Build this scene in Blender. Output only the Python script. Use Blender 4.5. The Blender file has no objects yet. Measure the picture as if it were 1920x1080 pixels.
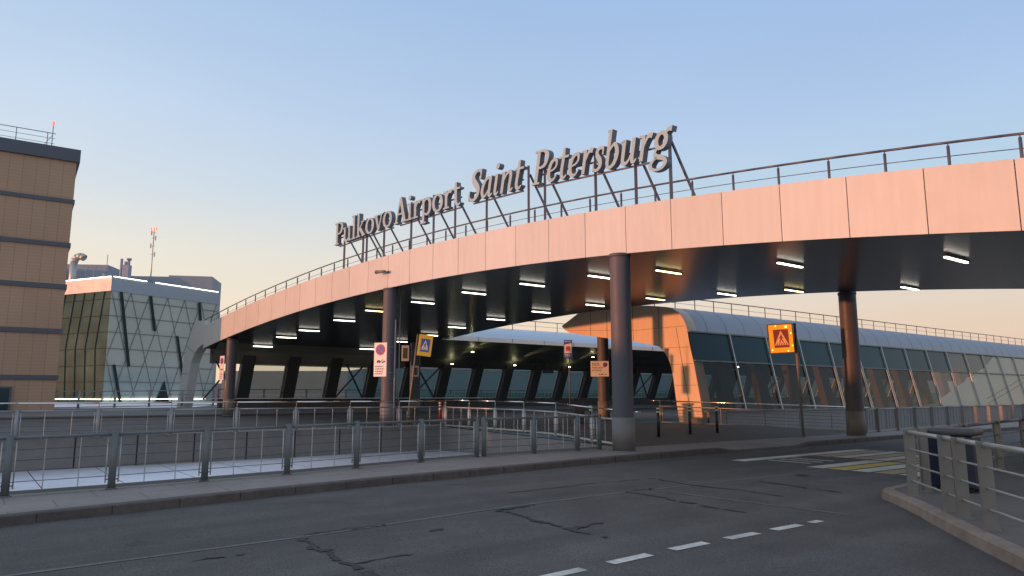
import bpy, bmesh, math, random
from mathutils import Vector, Matrix
random.seed(4)
R = math.radians
scene = bpy.context.scene
COL = scene.collection

# ------------------------------------------------------------------ camera
cam_d = bpy.data.cameras.new("camera")
cam = bpy.data.objects.new("camera", cam_d)
COL.objects.link(cam)
cam.location = (0, 0, 1.62)
cam.rotation_euler = (R(90 + 8.47), 0, 0)
cam_d.sensor_width = 36
cam_d.lens = 25.31
cam_d.clip_end = 6000
scene.camera = cam

# ------------------------------------------------------------------ sky, sun, exposure
SUN_AZ = R(-113)      # measured clockwise from +Y: low in the west, left and behind the camera
SUN_EL = R(2.6)
world = bpy.data.worlds.new("World")
scene.world = world
world.use_nodes = True
wn, wl = world.node_tree.nodes, world.node_tree.links
wn.clear()
wo = wn.new("ShaderNodeOutputWorld")
bg = wn.new("ShaderNodeBackground")
sky = wn.new("ShaderNodeTexSky")
sky.sky_type = 'NISHITA'
sky.sun_disc = False
sky.sun_elevation = SUN_EL
sky.sun_rotation = SUN_AZ
sky.altitude = 0
sky.air_density = 1.0
sky.dust_density = 1.5
sky.ozone_density = 1.6
def srgb(r, g, b):
    f = lambda c: ((c / 255 + .055) / 1.055) ** 2.4 if c > 10 else c / 255 / 12.92
    return (f(r), f(g), f(b), 1)
tc = wn.new("ShaderNodeTexCoord")
nrm = wn.new("ShaderNodeVectorMath"); nrm.operation = 'NORMALIZE'
wl.new(tc.outputs['Generated'], nrm.inputs[0])
sep = wn.new("ShaderNodeSeparateXYZ"); wl.new(nrm.outputs[0], sep.inputs[0])
def ramp(stops):
    r = wn.new("ShaderNodeValToRGB"); e = r.color_ramp.elements
    e[0].position, e[0].color = stops[0][0], stops[0][1]
    e[1].position, e[1].color = stops[-1][0], stops[-1][1]
    for p, c in stops[1:-1]:
        x = e.new(p); x.color = c
    wl.new(sep.outputs[2], r.inputs[0]); return r
near = ramp([(0, srgb(238, 212, 180)), (.10, srgb(236, 218, 194)), (.18, srgb(226, 219, 206)), (.26, srgb(203, 211, 219)), (.36, srgb(186, 203, 224)), (.50, srgb(164, 190, 222)), (.75, srgb(160, 176, 198)), (1, srgb(160, 172, 190))])
away = ramp([(0, srgb(212, 180, 166)), (.09, srgb(212, 188, 172)), (.16, srgb(206, 198, 192)), (.26, srgb(172, 194, 212)), (.36, srgb(160, 183, 217)), (.50, srgb(143, 171, 211)), (.75, srgb(150, 168, 194)), (1, srgb(160, 172, 190))])
dot = wn.new("ShaderNodeVectorMath"); dot.operation = 'DOT_PRODUCT'
wl.new(nrm.outputs[0], dot.inputs[0]); dot.inputs[1].default_value = (math.sin(SUN_AZ), math.cos(SUN_AZ), 0)
mr = wn.new("ShaderNodeMapRange"); mr.inputs['From Min'].default_value = -.85; mr.inputs['From Max'].default_value = .15
wl.new(dot.outputs['Value'], mr.inputs['Value'])
mix = wn.new("ShaderNodeMix"); mix.data_type = 'RGBA'
wl.new(mr.outputs[0], mix.inputs['Factor']); wl.new(away.outputs[0], mix.inputs['A']); wl.new(near.outputs[0], mix.inputs['B'])
bg2 = wn.new("ShaderNodeBackground"); bg2.inputs[1].default_value = .94
hz = wn.new("ShaderNodeTexNoise"); hz.inputs['Scale'].default_value = 1.3; hz.inputs['Detail'].default_value = 5
hm = wn.new("ShaderNodeMapping"); hm.inputs['Scale'].default_value = (1, 1, 4); hm.inputs['Rotation'].default_value = (.2, .15, 0)
wl.new(nrm.outputs[0], hm.inputs['Vector']); wl.new(hm.outputs[0], hz.inputs['Vector'])
hr = wn.new("ShaderNodeMapRange"); hr.inputs['From Min'].default_value = .3; hr.inputs['From Max'].default_value = .7; hr.inputs['To Min'].default_value = .90; hr.inputs['To Max'].default_value = .98
wl.new(hz.outputs['Fac'], hr.inputs['Value']); wl.new(hr.outputs[0], bg2.inputs[1])
wl.new(mix.outputs['Result'], bg2.inputs[0])
wl.new(sky.outputs[0], bg.inputs[0])
bg.inputs[1].default_value = 0.05
ad = wn.new("ShaderNodeAddShader")
wl.new(bg.outputs[0], ad.inputs[0]); wl.new(bg2.outputs[0], ad.inputs[1]); wl.new(ad.outputs[0], wo.inputs[0])
sd = bpy.data.lights.new("sun", 'SUN')
sd.energy = 2.8
sd.angle = R(0.8)
sd.color = (1.0, 0.35, 0.14)
sun = bpy.data.objects.new("sun", sd)
COL.objects.link(sun)
sv = Vector((math.sin(SUN_AZ) * math.cos(SUN_EL), math.cos(SUN_AZ) * math.cos(SUN_EL), math.sin(SUN_EL)))
sun.rotation_euler = sv.to_track_quat('Z', 'Y').to_euler()
scene.view_settings.view_transform = 'Standard'
scene.view_settings.look = 'None'
scene.view_settings.exposure = 0.19
scene.view_settings.gamma = 1

# ------------------------------------------------------------------ helpers
def W(s, q, z=0.0):
    "gallery coordinates: s runs along the terminal, q across it"
    return Vector((.8 * s - .6 * q, .6 * s + .8 * q, z))

def interp(t, x):
    if x <= t[0][0]: return t[0][1]
    for (a, b), (c, d) in zip(t, t[1:]):
        if x <= c:
            return b + (d - b) * (x - a) / (c - a)
    return t[-1][1]

def lin(a, b, t): return a + (b - a) * t

def G(s, q):
    "ground level of the upper deck (pavement level)"
    g1 = -.018 * max(0, 7 - max(s, -10))
    g2 = .25 + .006 * (q - 20)
    if q <= 16: return g1
    if q >= 20: return g2
    return lin(g1, g2, (q - 16) / 4)

def new_mat(name, color, rough=.6, metal=0., noise=0., scale=8., bump=0., bscale=60., emis=None, estr=0., spec=.5, detail=6):
    m = bpy.data.materials.new(name)
    m.use_nodes = True
    n, l = m.node_tree.nodes, m.node_tree.links
    b = n['Principled BSDF']
    b.inputs['Base Color'].default_value = (*color, 1)
    b.inputs['Roughness'].default_value = rough
    b.inputs['Metallic'].default_value = metal
    b.inputs['Specular IOR Level'].default_value = spec
    if emis:
        b.inputs['Emission Color'].default_value = (*emis, 1)
        b.inputs['Emission Strength'].default_value = estr
    if noise or bump:
        g = n.new('ShaderNodeNewGeometry')
    if noise:
        t = n.new('ShaderNodeTexNoise'); t.inputs['Scale'].default_value = scale; t.inputs['Detail'].default_value = detail
        l.new(g.outputs['Position'], t.inputs['Vector'])
        t2 = n.new('ShaderNodeTexNoise'); t2.inputs['Scale'].default_value = scale * .13; t2.inputs['Detail'].default_value = 4
        l.new(g.outputs['Position'], t2.inputs['Vector'])
        ad = n.new('ShaderNodeMath'); ad.operation = 'ADD'
        l.new(t.outputs['Fac'], ad.inputs[0]); l.new(t2.outputs['Fac'], ad.inputs[1])
        mr = n.new('ShaderNodeMapRange')
        mr.inputs['From Min'].default_value = .7; mr.inputs['From Max'].default_value = 1.3
        mr.inputs['To Min'].default_value = 1 - noise; mr.inputs['To Max'].default_value = 1 + noise
        l.new(ad.outputs[0], mr.inputs['Value'])
        vm = n.new('ShaderNodeVectorMath'); vm.operation = 'SCALE'
        vm.inputs[0].default_value = color
        l.new(mr.outputs[0], vm.inputs['Scale'])
        l.new(vm.outputs[0], b.inputs['Base Color'])
        mr2 = n.new('ShaderNodeMapRange')
        mr2.inputs['From Min'].default_value = .7; mr2.inputs['From Max'].default_value = 1.3
        mr2.inputs['To Min'].default_value = max(0, rough - .08); mr2.inputs['To Max'].default_value = min(1, rough + .08)
        l.new(ad.outputs[0], mr2.inputs['Value']); l.new(mr2.outputs[0], b.inputs['Roughness'])
    if bump:
        t = n.new('ShaderNodeTexNoise'); t.inputs['Scale'].default_value = bscale; t.inputs['Detail'].default_value = 3
        l.new(g.outputs['Position'], t.inputs['Vector'])
        bp = n.new('ShaderNodeBump'); bp.inputs['Strength'].default_value = bump; bp.inputs['Distance'].default_value = .02
        l.new(t.outputs['Fac'], bp.inputs['Height']); l.new(bp.outputs[0], b.inputs['Normal'])
    return m

def glass_mat(name, tint, refl_min=.06, rough=.02, ior=1.5):
    m = bpy.data.materials.new(name); m.use_nodes = True
    n, l = m.node_tree.nodes, m.node_tree.links
    n.clear()
    o = n.new('ShaderNodeOutputMaterial'); mx = n.new('ShaderNodeMixShader')
    tr = n.new('ShaderNodeBsdfTransparent'); tr.inputs[0].default_value = (*tint, 1)
    gl = n.new('ShaderNodeBsdfGlossy'); gl.inputs['Roughness'].default_value = rough
    fr = n.new('ShaderNodeFresnel'); fr.inputs[0].default_value = ior
    ad = n.new('ShaderNodeMath'); ad.operation = 'ADD'; ad.inputs[1].default_value = refl_min; ad.use_clamp = True
    l.new(fr.outputs[0], ad.inputs[0]); l.new(ad.outputs[0], mx.inputs[0])
    l.new(tr.outputs[0], mx.inputs[1]); l.new(gl.outputs[0], mx.inputs[2]); l.new(mx.outputs[0], o.inputs[0])
    return m

class MB:
    "mesh builder"
    def __init__(s): s.bm = bmesh.new(); s.mi = 0
    def _f(s, vs, mi=None, smooth=False):
        try:
            f = s.bm.faces.new(vs); f.material_index = s.mi if mi is None else mi; f.smooth = smooth
            return f
        except ValueError:
            return None
    def quad(s, *p, mi=None, smooth=False):
        return s._f([s.bm.verts.new(x) for x in p], mi, smooth)
    def box(s, c, size, rz=0, mi=None, mat=None):
        c = Vector(c); hx, hy, hz = size[0] / 2, size[1] / 2, size[2] / 2
        rot = mat if mat is not None else Matrix.Rotation(rz, 3, 'Z')
        v = [s.bm.verts.new(c + rot @ Vector((a * hx, b * hy, d * hz))) for a in (-1, 1) for b in (-1, 1) for d in (-1, 1)]
        for f in ((0, 1, 3, 2), (4, 6, 7, 5), (0, 4, 5, 1), (2, 3, 7, 6), (0, 2, 6, 4), (1, 5, 7, 3)):
            s._f([v[i] for i in f], mi)
        return s
    def beam(s, a, b, w, h, up=(0, 0, 1), mi=None):
        "rectangular bar from a to b, w sideways, h along up"
        a, b = Vector(a), Vector(b); d = (b - a)
        L = d.length
        if L < 1e-6: return s
        d.normalize(); u = Vector(up); sx = d.cross(u)
        if sx.length < 1e-4: sx = d.cross(Vector((1, 0, 0)))
        sx.normalize(); u = sx.cross(d)
        m = Matrix((d, sx, u)).transposed()
        return s.box((a + b) / 2, (L, w, h), mat=m, mi=mi)
    def tube(s, a, b, r, n=10, r2=None, cap=True, mi=None):
        a, b = Vector(a), Vector(b); d = b - a
        if d.length < 1e-6: return s
        r2 = r if r2 is None else r2
        q = d.normalized().to_track_quat('Z', 'Y')
        A = [s.bm.verts.new(a + q @ Vector((r * math.cos(2 * math.pi * i / n), r * math.sin(2 * math.pi * i / n), 0))) for i in range(n)]
        B = [s.bm.verts.new(b + q @ Vector((r2 * math.cos(2 * math.pi * i / n), r2 * math.sin(2 * math.pi * i / n), 0))) for i in range(n)]
        for i in range(n):
            s._f([A[i], A[(i + 1) % n], B[(i + 1) % n], B[i]], mi, True)
        if cap:
            s._f(list(reversed(A)), mi); s._f(B, mi)
        return s
    def path(s, pts, r, n=8, mi=None):
        for a, b in zip(pts, pts[1:]): s.tube(a, b, r, n, mi=mi)
        return s
    def prism(s, poly, off, mi=None, mside=None):
        "poly: list of points, extruded by the vector off"
        off = Vector(off)
        A = [s.bm.verts.new(Vector(p)) for p in poly]
        B = [s.bm.verts.new(Vector(p) + off) for p in poly]
        s._f(A, mi); s._f(list(reversed(B)), mi)
        k = len(A)
        for i in range(k):
            s._f([A[i], B[i], B[(i + 1) % k], A[(i + 1) % k]], mi if mside is None else mside)
        return s
    def loft(s, rows, mi=None, smooth=False):
        V = [[s.bm.verts.new(Vector(p)) for p in r] for r in rows]
        for a, b in zip(V, V[1:]):
            for i in range(len(a) - 1):
                s._f([a[i], a[i + 1], b[i + 1], b[i]], mi, smooth)
        return s
    def build(s, name, mats, parent=None, bevel=0, fix=True):
        me = bpy.data.meshes.new(name)
        if fix: bmesh.ops.recalc_face_normals(s.bm, faces=s.bm.faces)
        s.bm.to_mesh(me); s.bm.free()
        if not isinstance(mats, (list, tuple)): mats = [mats]
        for m in mats: me.materials.append(m)
        o = bpy.data.objects.new(name, me); COL.objects.link(o)
        if parent:
            o.parent = parent
            o.matrix_parent_inverse = parent.matrix_basis.inverted()
        if bevel:
            b = o.modifiers.new('bevel', 'BEVEL'); b.width = bevel; b.segments = 2; b.limit_method = 'ANGLE'
        return o

def thing(name, label, cat, loc=(0, 0, 0), group=None):
    o = bpy.data.objects.new(name, None); COL.objects.link(o)
    o.location = loc; o.empty_display_size = .2
    bpy.context.view_layer.update() if False else None
    o['label'] = label; o['category'] = cat
    if group: o['group'] = group
    return o
def tag(o, label, cat, group=None):
    o['label'] = label; o['category'] = cat
    if group: o['group'] = group
    return o
def struct(o): o['kind'] = 'structure'; return o

ORD = ['first', 'second', 'third', 'fourth', 'fifth', 'sixth', 'seventh', 'eighth', 'ninth', 'tenth', 'eleventh', 'twelfth', 'thirteenth']

# ------------------------------------------------------------------ materials
M = {}
def asphalt(name, c):
    m = new_mat(name, c, .82, noise=.22, scale=1.3, bump=.5, bscale=70, spec=.3)
    n, l = m.node_tree.nodes, m.node_tree.links
    g = n.new('ShaderNodeNewGeometry')
    t = n.new('ShaderNodeTexNoise'); t.inputs['Scale'].default_value = 55; t.inputs['Detail'].default_value = 2
    l.new(g.outputs['Position'], t.inputs['Vector'])
    mr = n.new('ShaderNodeMapRange'); mr.inputs['From Min'].default_value = .3; mr.inputs['From Max'].default_value = .75
    mr.inputs['To Min'].default_value = .6; mr.inputs['To Max'].default_value = 1.5
    l.new(t.outputs['Fac'], mr.inputs['Value'])
    b = n['Principled BSDF']
    src = b.inputs['Base Color'].links[0].from_socket
    mp = n.new('ShaderNodeMapping'); mp.inputs['Rotation'].default_value = (0, 0, -math.atan2(.6, .8)); mp.inputs['Scale'].default_value = (1, 1, 1)
    ms = n.new('ShaderNodeMapping'); ms.inputs['Scale'].default_value = (.07, 1.1, 1)
    l.new(g.outputs['Position'], mp.inputs['Vector']); l.new(mp.outputs[0], ms.inputs['Vector'])
    tk = n.new('ShaderNodeTexNoise'); tk.inputs['Scale'].default_value = 1.1; tk.inputs['Detail'].default_value = 4; l.new(ms.outputs[0], tk.inputs['Vector'])
    k1 = n.new('ShaderNodeMapRange'); k1.inputs['From Min'].default_value = .35; k1.inputs['From Max'].default_value = .65; k1.inputs['To Min'].default_value = .86; k1.inputs['To Max'].default_value = 1.14
    l.new(tk.outputs['Fac'], k1.inputs['Value'])
    oil = n.new('ShaderNodeTexNoise'); oil.inputs['Scale'].default_value = .9; oil.inputs['Detail'].default_value = 3; l.new(g.outputs['Position'], oil.inputs['Vector'])
    k2 = n.new('ShaderNodeMapRange'); k2.inputs['From Min'].default_value = .64; k2.inputs['From Max'].default_value = .74; k2.inputs['To Min'].default_value = 1; k2.inputs['To Max'].default_value = .72
    l.new(oil.outputs['Fac'], k2.inputs['Value'])
    km = n.new('ShaderNodeMath'); km.operation = 'MULTIPLY'; l.new(k1.outputs[0], km.inputs[0]); l.new(k2.outputs[0], km.inputs[1])
    kv = n.new('ShaderNodeVectorMath'); kv.operation = 'SCALE'; l.new(src, kv.inputs[0]); l.new(km.outputs[0], kv.inputs['Scale']); src = kv.outputs[0]
    v = n.new('ShaderNodeVectorMath'); v.operation = 'SCALE'
    l.new(src, v.inputs[0]); l.new(mr.outputs[0], v.inputs['Scale']); l.new(v.outputs[0], b.inputs['Base Color'])
    return m
M['asphalt'] = asphalt('asphalt', (.118, .108, .100))
M['asphalt2'] = asphalt('old_asphalt', (.125, .113, .103))
M['plaza'] = new_mat('plaza_paving', (.115, .10, .085), .8, noise=.15, scale=3, bump=.3, bscale=30)
M['pave'] = new_mat('granite_paving', (.29, .25, .225), .75, noise=.14, scale=6, bump=.3, bscale=40)
M['kerb'] = new_mat('granite_kerb', (.105, .085, .075), .8, noise=.3, scale=7, bump=.4, bscale=50)
M['kerb_pale'] = new_mat('pale_kerb', (.29, .225, .18), .85, noise=.22, scale=5, bump=.4, bscale=40)
M['concrete'] = new_mat('concrete', (.19, .175, .165), .8, noise=.12, scale=4, bump=.2)
M['concrete_dark'] = new_mat('dark_concrete', (.10, .095, .09), .85, noise=.15, scale=3)
M['joint'] = new_mat('joint', (.03, .03, .03), .9)
M['white_paint'] = new_mat('white_road_paint', (.66, .62, .55), .7, noise=.3, scale=14)
M['worn_paint'] = new_mat('worn_road_paint', (.155, .15, .145), .8, noise=.3, scale=16)
M['yellow_paint'] = new_mat('yellow_road_paint', (.64, .47, .11), .7, noise=.3, scale=12)
M['tan_paint'] = new_mat('faded_yellow_paint', (.48, .36, .20), .7, noise=.3, scale=12)
M['tar'] = new_mat('tar', (.052, .049, .050), .85, noise=.4, scale=9)
M['alu'] = new_mat('aluminium_panel', (.60, .61, .60), .5, metal=0., noise=.035, scale=1.2, spec=.5)
M['alu_roof'] = new_mat('roof_metal', (.62, .64, .68), .33, metal=.85, noise=.06, scale=1.5)
M['gallery_roof'] = new_mat('gallery_roof_sheet', (.33, .345, .38), .5, metal=.45, noise=.10, scale=.8)
M['alu_sunlit'] = new_mat('sun_warmed_aluminium_panel', (.74, .58, .45), .5, noise=.05, scale=.8, spec=.4)  # neutral aluminium, colour warmed to stand in for orange sunlight
M['alu_sheet'] = new_mat('bright_sheet_metal', (.86, .87, .92), .48, metal=.6, noise=.03, scale=2)
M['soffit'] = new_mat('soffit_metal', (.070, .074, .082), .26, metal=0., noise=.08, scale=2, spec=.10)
M['pier'] = new_mat('pier_paint', (.045, .05, .056), .55, noise=.1, scale=2)
M['sunlit_pier'] = new_mat('sunlit_pier_cladding', (.085, .062, .045), .85, spec=.08, noise=.1, scale=2)  # dark pier cladding, browned in its colour for the sun on it
M['lining'] = new_mat('gallery_lining', (.075, .08, .076), .5, noise=.1, scale=1.5)
M['column'] = new_mat('column_paint', (.10, .10, .12), .5, metal=0., spec=.3, noise=.06, scale=2)
M['shroud'] = new_mat('column_shroud', (.19, .175, .165), .6, noise=.1, scale=4)
M['steel'] = new_mat('galvanised_steel', (.30, .30, .30), .45, metal=.5, noise=.12, scale=9)
M['steel_dark'] = new_mat('painted_steel', (.165, .175, .175), .55, metal=.15, noise=.1, scale=8)
M['steel_pale'] = new_mat('brushed_steel', (.50, .49, .46), .45, metal=.5, noise=.08, scale=9)
M['handrail'] = new_mat('polished_handrail', (.80, .76, .72), .18, metal=1.0)
M['wire'] = new_mat('wire', (.10, .10, .11), .5, metal=.5)
M['post_flat'] = new_mat('grey_post_paint', (.235, .215, .19), .5, metal=.15, noise=.08, scale=5)
M['rail_blue'] = new_mat('roof_rail_paint', (.13, .13, .155), .5, metal=.4)
M['letter'] = new_mat('letter_face', (.33, .50, .58), .6, noise=.06, scale=3)
M['letter_side'] = new_mat('letter_side', (.17, .18, .20), .55)
M['tube'] = new_mat('white_lamp_tube', (.9, .9, .9), .4, emis=(1.0, .95, .82), estr=5)
M['tube_y'] = new_mat('warm_lamp_tube', (.9, .9, .8), .4, emis=(1.0, .83, .40), estr=4)
M['housing'] = new_mat('lamp_housing', (.03, .03, .03), .5)
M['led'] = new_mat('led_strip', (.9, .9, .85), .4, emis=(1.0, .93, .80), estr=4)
M['spotlens'] = new_mat('spot_lens', (.9, .9, .6), .4, emis=(1.0, .92, .50), estr=30)
M['teal_glass'] = new_mat('teal_spandrel_glass', (.018, .052, .064), .06, noise=.08, scale=.6, spec=.15)
M['glass'] = glass_mat('clear_glass', (.50, .55, .53), .0, ior=1.32)
M['clear'] = glass_mat('very_clear_glass', (.88, .90, .88), .02)
M['pane'] = glass_mat('far_glass', (.68, .76, .76), .10)
M['facade_glass'] = new_mat('facade_glass', (.32, .38, .355), .10, metal=.0, noise=.16, scale=.30, spec=.8)  # facade glass, paled in its colour for the sky it mirrors
M['facade_glass2'] = new_mat('facade_glass_side', (.035, .07, .066), .06, metal=.0, noise=.5, scale=.35, spec=.12)  # same glass, colour darkened to hold down the sun on this face
M['facade_dark'] = new_mat('dark_facade_bar', (.035, .045, .045), .9, spec=.05)
M['mullion'] = new_mat('facade_mullion', (.17, .19, .185), .5, metal=.3)
M['grey_clad'] = new_mat('grey_cladding', (.31, .37, .42), .45, metal=.3, noise=.04, scale=1)
M['dark_band'] = new_mat('dark_band_cladding', (.085, .10, .13), .5, noise=.06, scale=2)
M['equip'] = new_mat('equipment_grey', (.28, .33, .40), .6, noise=.1, scale=2)
M['black'] = new_mat('black_plastic', (.018, .018, .022), .45)
M['navy'] = new_mat('navy_plastic', (.02, .025, .05), .35)
M['bin_lid'] = new_mat('grey_bin_lid', (.09, .085, .095), .45)
M['yellow'] = new_mat('yellow_sheeting', (.75, .50, .03), .5)
M['sun_orange'] = new_mat('sun_glow_sign_face', (.8, .30, .02), .5, noise=.2, scale=22, emis=(1.0, .33, .02), estr=.55)  # orange sunlight on the sign, put in as colour and glow
M['amber'] = new_mat('amber_lamp', (.9, .5, .1), .4, emis=(1, .62, .12), estr=5)
M['sign_white'] = new_mat('sign_white', (.80, .76, .72), .5)
M['sign_blue'] = new_mat('sign_blue', (.05, .10, .40), .5)
M['sign_red'] = new_mat('sign_red', (.55, .04, .04), .5)
M['sign_text'] = new_mat('sign_text', (.05, .05, .06), .6)
M['sign_back'] = new_mat('sign_back', (.30, .30, .26), .6, metal=.4)
M['red'] = new_mat('red_plastic', (.55, .05, .03), .5)
M['red_lamp'] = new_mat('red_obstruction_lamp', (.7, .05, .03), .4, emis=(1, .10, .06), estr=3)
M['pale_ring'] = new_mat('reflective_ring', (.7, .6, .35), .4)
M['hill'] = new_mat('hill_scrub', (.11, .10, .11), .9, noise=.2, scale=.05)
M['ground'] = new_mat('far_ground', (.10, .10, .095), .9, noise=.2, scale=.05)
M['hangar'] = new_mat('hangar_cladding', (.17, .25, .27), .7, noise=.06, scale=.3)
M['hangar_teal'] = new_mat('teal_cladding', (.06, .16, .14), .6)
M['hall'] = new_mat('blocker_hall_cladding', (.42, .42, .40), .6, noise=.06, scale=.6)

def vary(m, amt=.05):
    n, l = m.node_tree.nodes, m.node_tree.links; b = n['Principled BSDF']
    oi = n.new('ShaderNodeObjectInfo'); mr = n.new('ShaderNodeMapRange'); mr.inputs['To Min'].default_value = 1 - amt; mr.inputs['To Max'].default_value = 1 + amt * .5
    l.new(oi.outputs['Random'], mr.inputs['Value'])
    g = n.new('ShaderNodeNewGeometry'); mp = n.new('ShaderNodeMapping'); mp.inputs['Scale'].default_value = (3, 3, .35)
    t = n.new('ShaderNodeTexNoise'); t.inputs['Scale'].default_value = 2.2; t.inputs['Detail'].default_value = 5
    l.new(g.outputs['Position'], mp.inputs['Vector']); l.new(mp.outputs[0], t.inputs['Vector'])
    m2 = n.new('ShaderNodeMapRange'); m2.inputs['From Min'].default_value = .3; m2.inputs['From Max'].default_value = .7; m2.inputs['To Min'].default_value = .95; m2.inputs['To Max'].default_value = 1.03
    l.new(t.outputs['Fac'], m2.inputs['Value'])
    mu = n.new('ShaderNodeMath'); mu.operation = 'MULTIPLY'; l.new(mr.outputs[0], mu.inputs[0]); l.new(m2.outputs[0], mu.inputs[1])
    v = n.new('ShaderNodeVectorMath'); v.operation = 'SCALE'
    l.new(b.inputs['Base Color'].links[0].from_socket, v.inputs[0]); l.new(mu.outputs[0], v.inputs['Scale']); l.new(v.outputs[0], b.inputs['Base Color'])
vary(M['alu']); vary(M['alu_sunlit'], .03)
def wavy(m, scale, strength):
    n, l = m.node_tree.nodes, m.node_tree.links; b = n['Principled BSDF']
    g = n.new('ShaderNodeNewGeometry'); mp = n.new('ShaderNodeMapping'); mp.inputs['Scale'].default_value = (1.6, 1.6, .35)
    t = n.new('ShaderNodeTexNoise'); t.inputs['Scale'].default_value = scale; t.inputs['Detail'].default_value = 1
    l.new(g.outputs['Position'], mp.inputs['Vector']); l.new(mp.outputs[0], t.inputs['Vector'])
    bp = n.new('ShaderNodeBump'); bp.inputs['Strength'].default_value = strength; bp.inputs['Distance'].default_value = .5
    l.new(t.outputs['Fac'], bp.inputs['Height']); l.new(bp.outputs[0], b.inputs['Normal'])
wavy(M['facade_glass2'], .5, .12); wavy(M['facade_glass'], .3, .08)

def tiles_mat():
    "brown facade: tall cassette panels with thin dark joints, world coordinates along the wall"
    m = bpy.data.materials.new('brown_cassette_cladding'); m.use_nodes = True
    n, l = m.node_tree.nodes, m.node_tree.links; b = n['Principled BSDF']
    g = n.new('ShaderNodeTexCoord')
    br = n.new('ShaderNodeTexBrick'); br.offset = 0.; br.inputs['Scale'].default_value = 1
    br.inputs['Brick Width'].default_value = .66; br.inputs['Row Height'].default_value = 2.66
    br.inputs['Mortar Size'].default_value = .012; br.inputs['Mortar Smooth'].default_value = .3
    br.inputs['Color1'].default_value = (.46, .30, .20, 1); br.inputs['Color2'].default_value = (.43, .28, .185, 1)
    br.inputs['Mortar'].default_value = (.24, .16, .11, 1)
    l.new(g.outputs['Object'], br.inputs['Vector'])
    mp = n.new('ShaderNodeMapping')
    mp.inputs['Rotation'].default_value = (R(-90), 0, 0)
    l.new(g.outputs['Object'], mp.inputs['Vector']); l.new(mp.outputs[0], br.inputs['Vector'])
    w = n.new('ShaderNodeTexWave'); w.bands_direction = 'Z'; w.inputs['Scale'].default_value = 1.6; w.inputs['Distortion'].default_value = .3
    l.new(g.outputs['Object'], w.inputs['Vector'])
    mr = n.new('ShaderNodeMapRange'); mr.inputs['To Min'].default_value = .96; mr.inputs['To Max'].default_value = 1.03
    l.new(w.outputs['Fac'], mr.inputs['Value'])
    no = n.new('ShaderNodeTexNoise'); no.inputs['Scale'].default_value = .25
    l.new(g.outputs['Object'], no.inputs['Vector'])
    mr2 = n.new('ShaderNodeMapRange'); mr2.inputs['To Min'].default_value = .82; mr2.inputs['To Max'].default_value = 1.18
    l.new(no.outputs['Fac'], mr2.inputs['Value'])
    mm = n.new('ShaderNodeMath'); mm.operation = 'MULTIPLY'; l.new(mr.outputs[0], mm.inputs[0]); l.new(mr2.outputs[0], mm.inputs[1])
    v = n.new('ShaderNodeVectorMath'); v.operation = 'SCALE'
    l.new(br.outputs['Color'], v.inputs[0]); l.new(mm.outputs[0], v.inputs['Scale']); l.new(v.outputs[0], b.inputs['Base Color'])
    b.inputs['Roughness'].default_value = .6
    return m
M['tiles'] = tiles_mat()

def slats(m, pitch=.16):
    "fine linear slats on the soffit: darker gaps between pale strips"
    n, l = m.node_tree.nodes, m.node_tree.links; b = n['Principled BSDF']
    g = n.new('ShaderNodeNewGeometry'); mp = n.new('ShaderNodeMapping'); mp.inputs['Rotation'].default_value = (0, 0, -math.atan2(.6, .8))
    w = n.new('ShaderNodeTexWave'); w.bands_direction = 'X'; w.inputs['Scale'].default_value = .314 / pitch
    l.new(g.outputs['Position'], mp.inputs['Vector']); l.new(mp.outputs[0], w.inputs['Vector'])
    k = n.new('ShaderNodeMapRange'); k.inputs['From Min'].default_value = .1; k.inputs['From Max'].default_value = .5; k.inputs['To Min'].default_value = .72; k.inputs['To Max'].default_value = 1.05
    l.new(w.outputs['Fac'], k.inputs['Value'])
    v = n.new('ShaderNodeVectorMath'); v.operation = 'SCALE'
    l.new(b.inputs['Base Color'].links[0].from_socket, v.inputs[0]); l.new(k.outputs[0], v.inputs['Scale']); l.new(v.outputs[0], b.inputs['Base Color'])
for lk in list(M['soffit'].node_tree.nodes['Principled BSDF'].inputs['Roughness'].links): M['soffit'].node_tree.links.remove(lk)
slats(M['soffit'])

def paving_joints(m, sx, sy, dark=.6):
    "thin joints between paving slabs"
    n, l = m.node_tree.nodes, m.node_tree.links; b = n['Principled BSDF']
    g = n.new('ShaderNodeNewGeometry'); mp = n.new('ShaderNodeMapping'); mp.inputs['Rotation'].default_value = (0, 0, -math.atan2(.6, .8))
    br = n.new('ShaderNodeTexBrick'); br.inputs['Scale'].default_value = 1; br.offset = .5
    br.inputs['Brick Width'].default_value = sx; br.inputs['Row Height'].default_value = sy; br.inputs['Mortar Size'].default_value = .012
    br.inputs['Color1'].default_value = (1, 1, 1, 1); br.inputs['Color2'].default_value = (.9, .9, .9, 1); br.inputs['Mortar'].default_value = (dark, dark, dark, 1)
    l.new(g.outputs['Position'], mp.inputs['Vector']); l.new(mp.outputs[0], br.inputs['Vector'])
    v = n.new('ShaderNodeVectorMath'); v.operation = 'MULTIPLY'
    l.new(b.inputs['Base Color'].links[0].from_socket, v.inputs[0]); l.new(br.outputs['Color'], v.inputs[1]); l.new(v.outputs[0], b.inputs['Base Color'])
paving_joints(M['pave'], 1.3, .9)
paving_joints(M['plaza'], .6, .3, .8)

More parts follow.
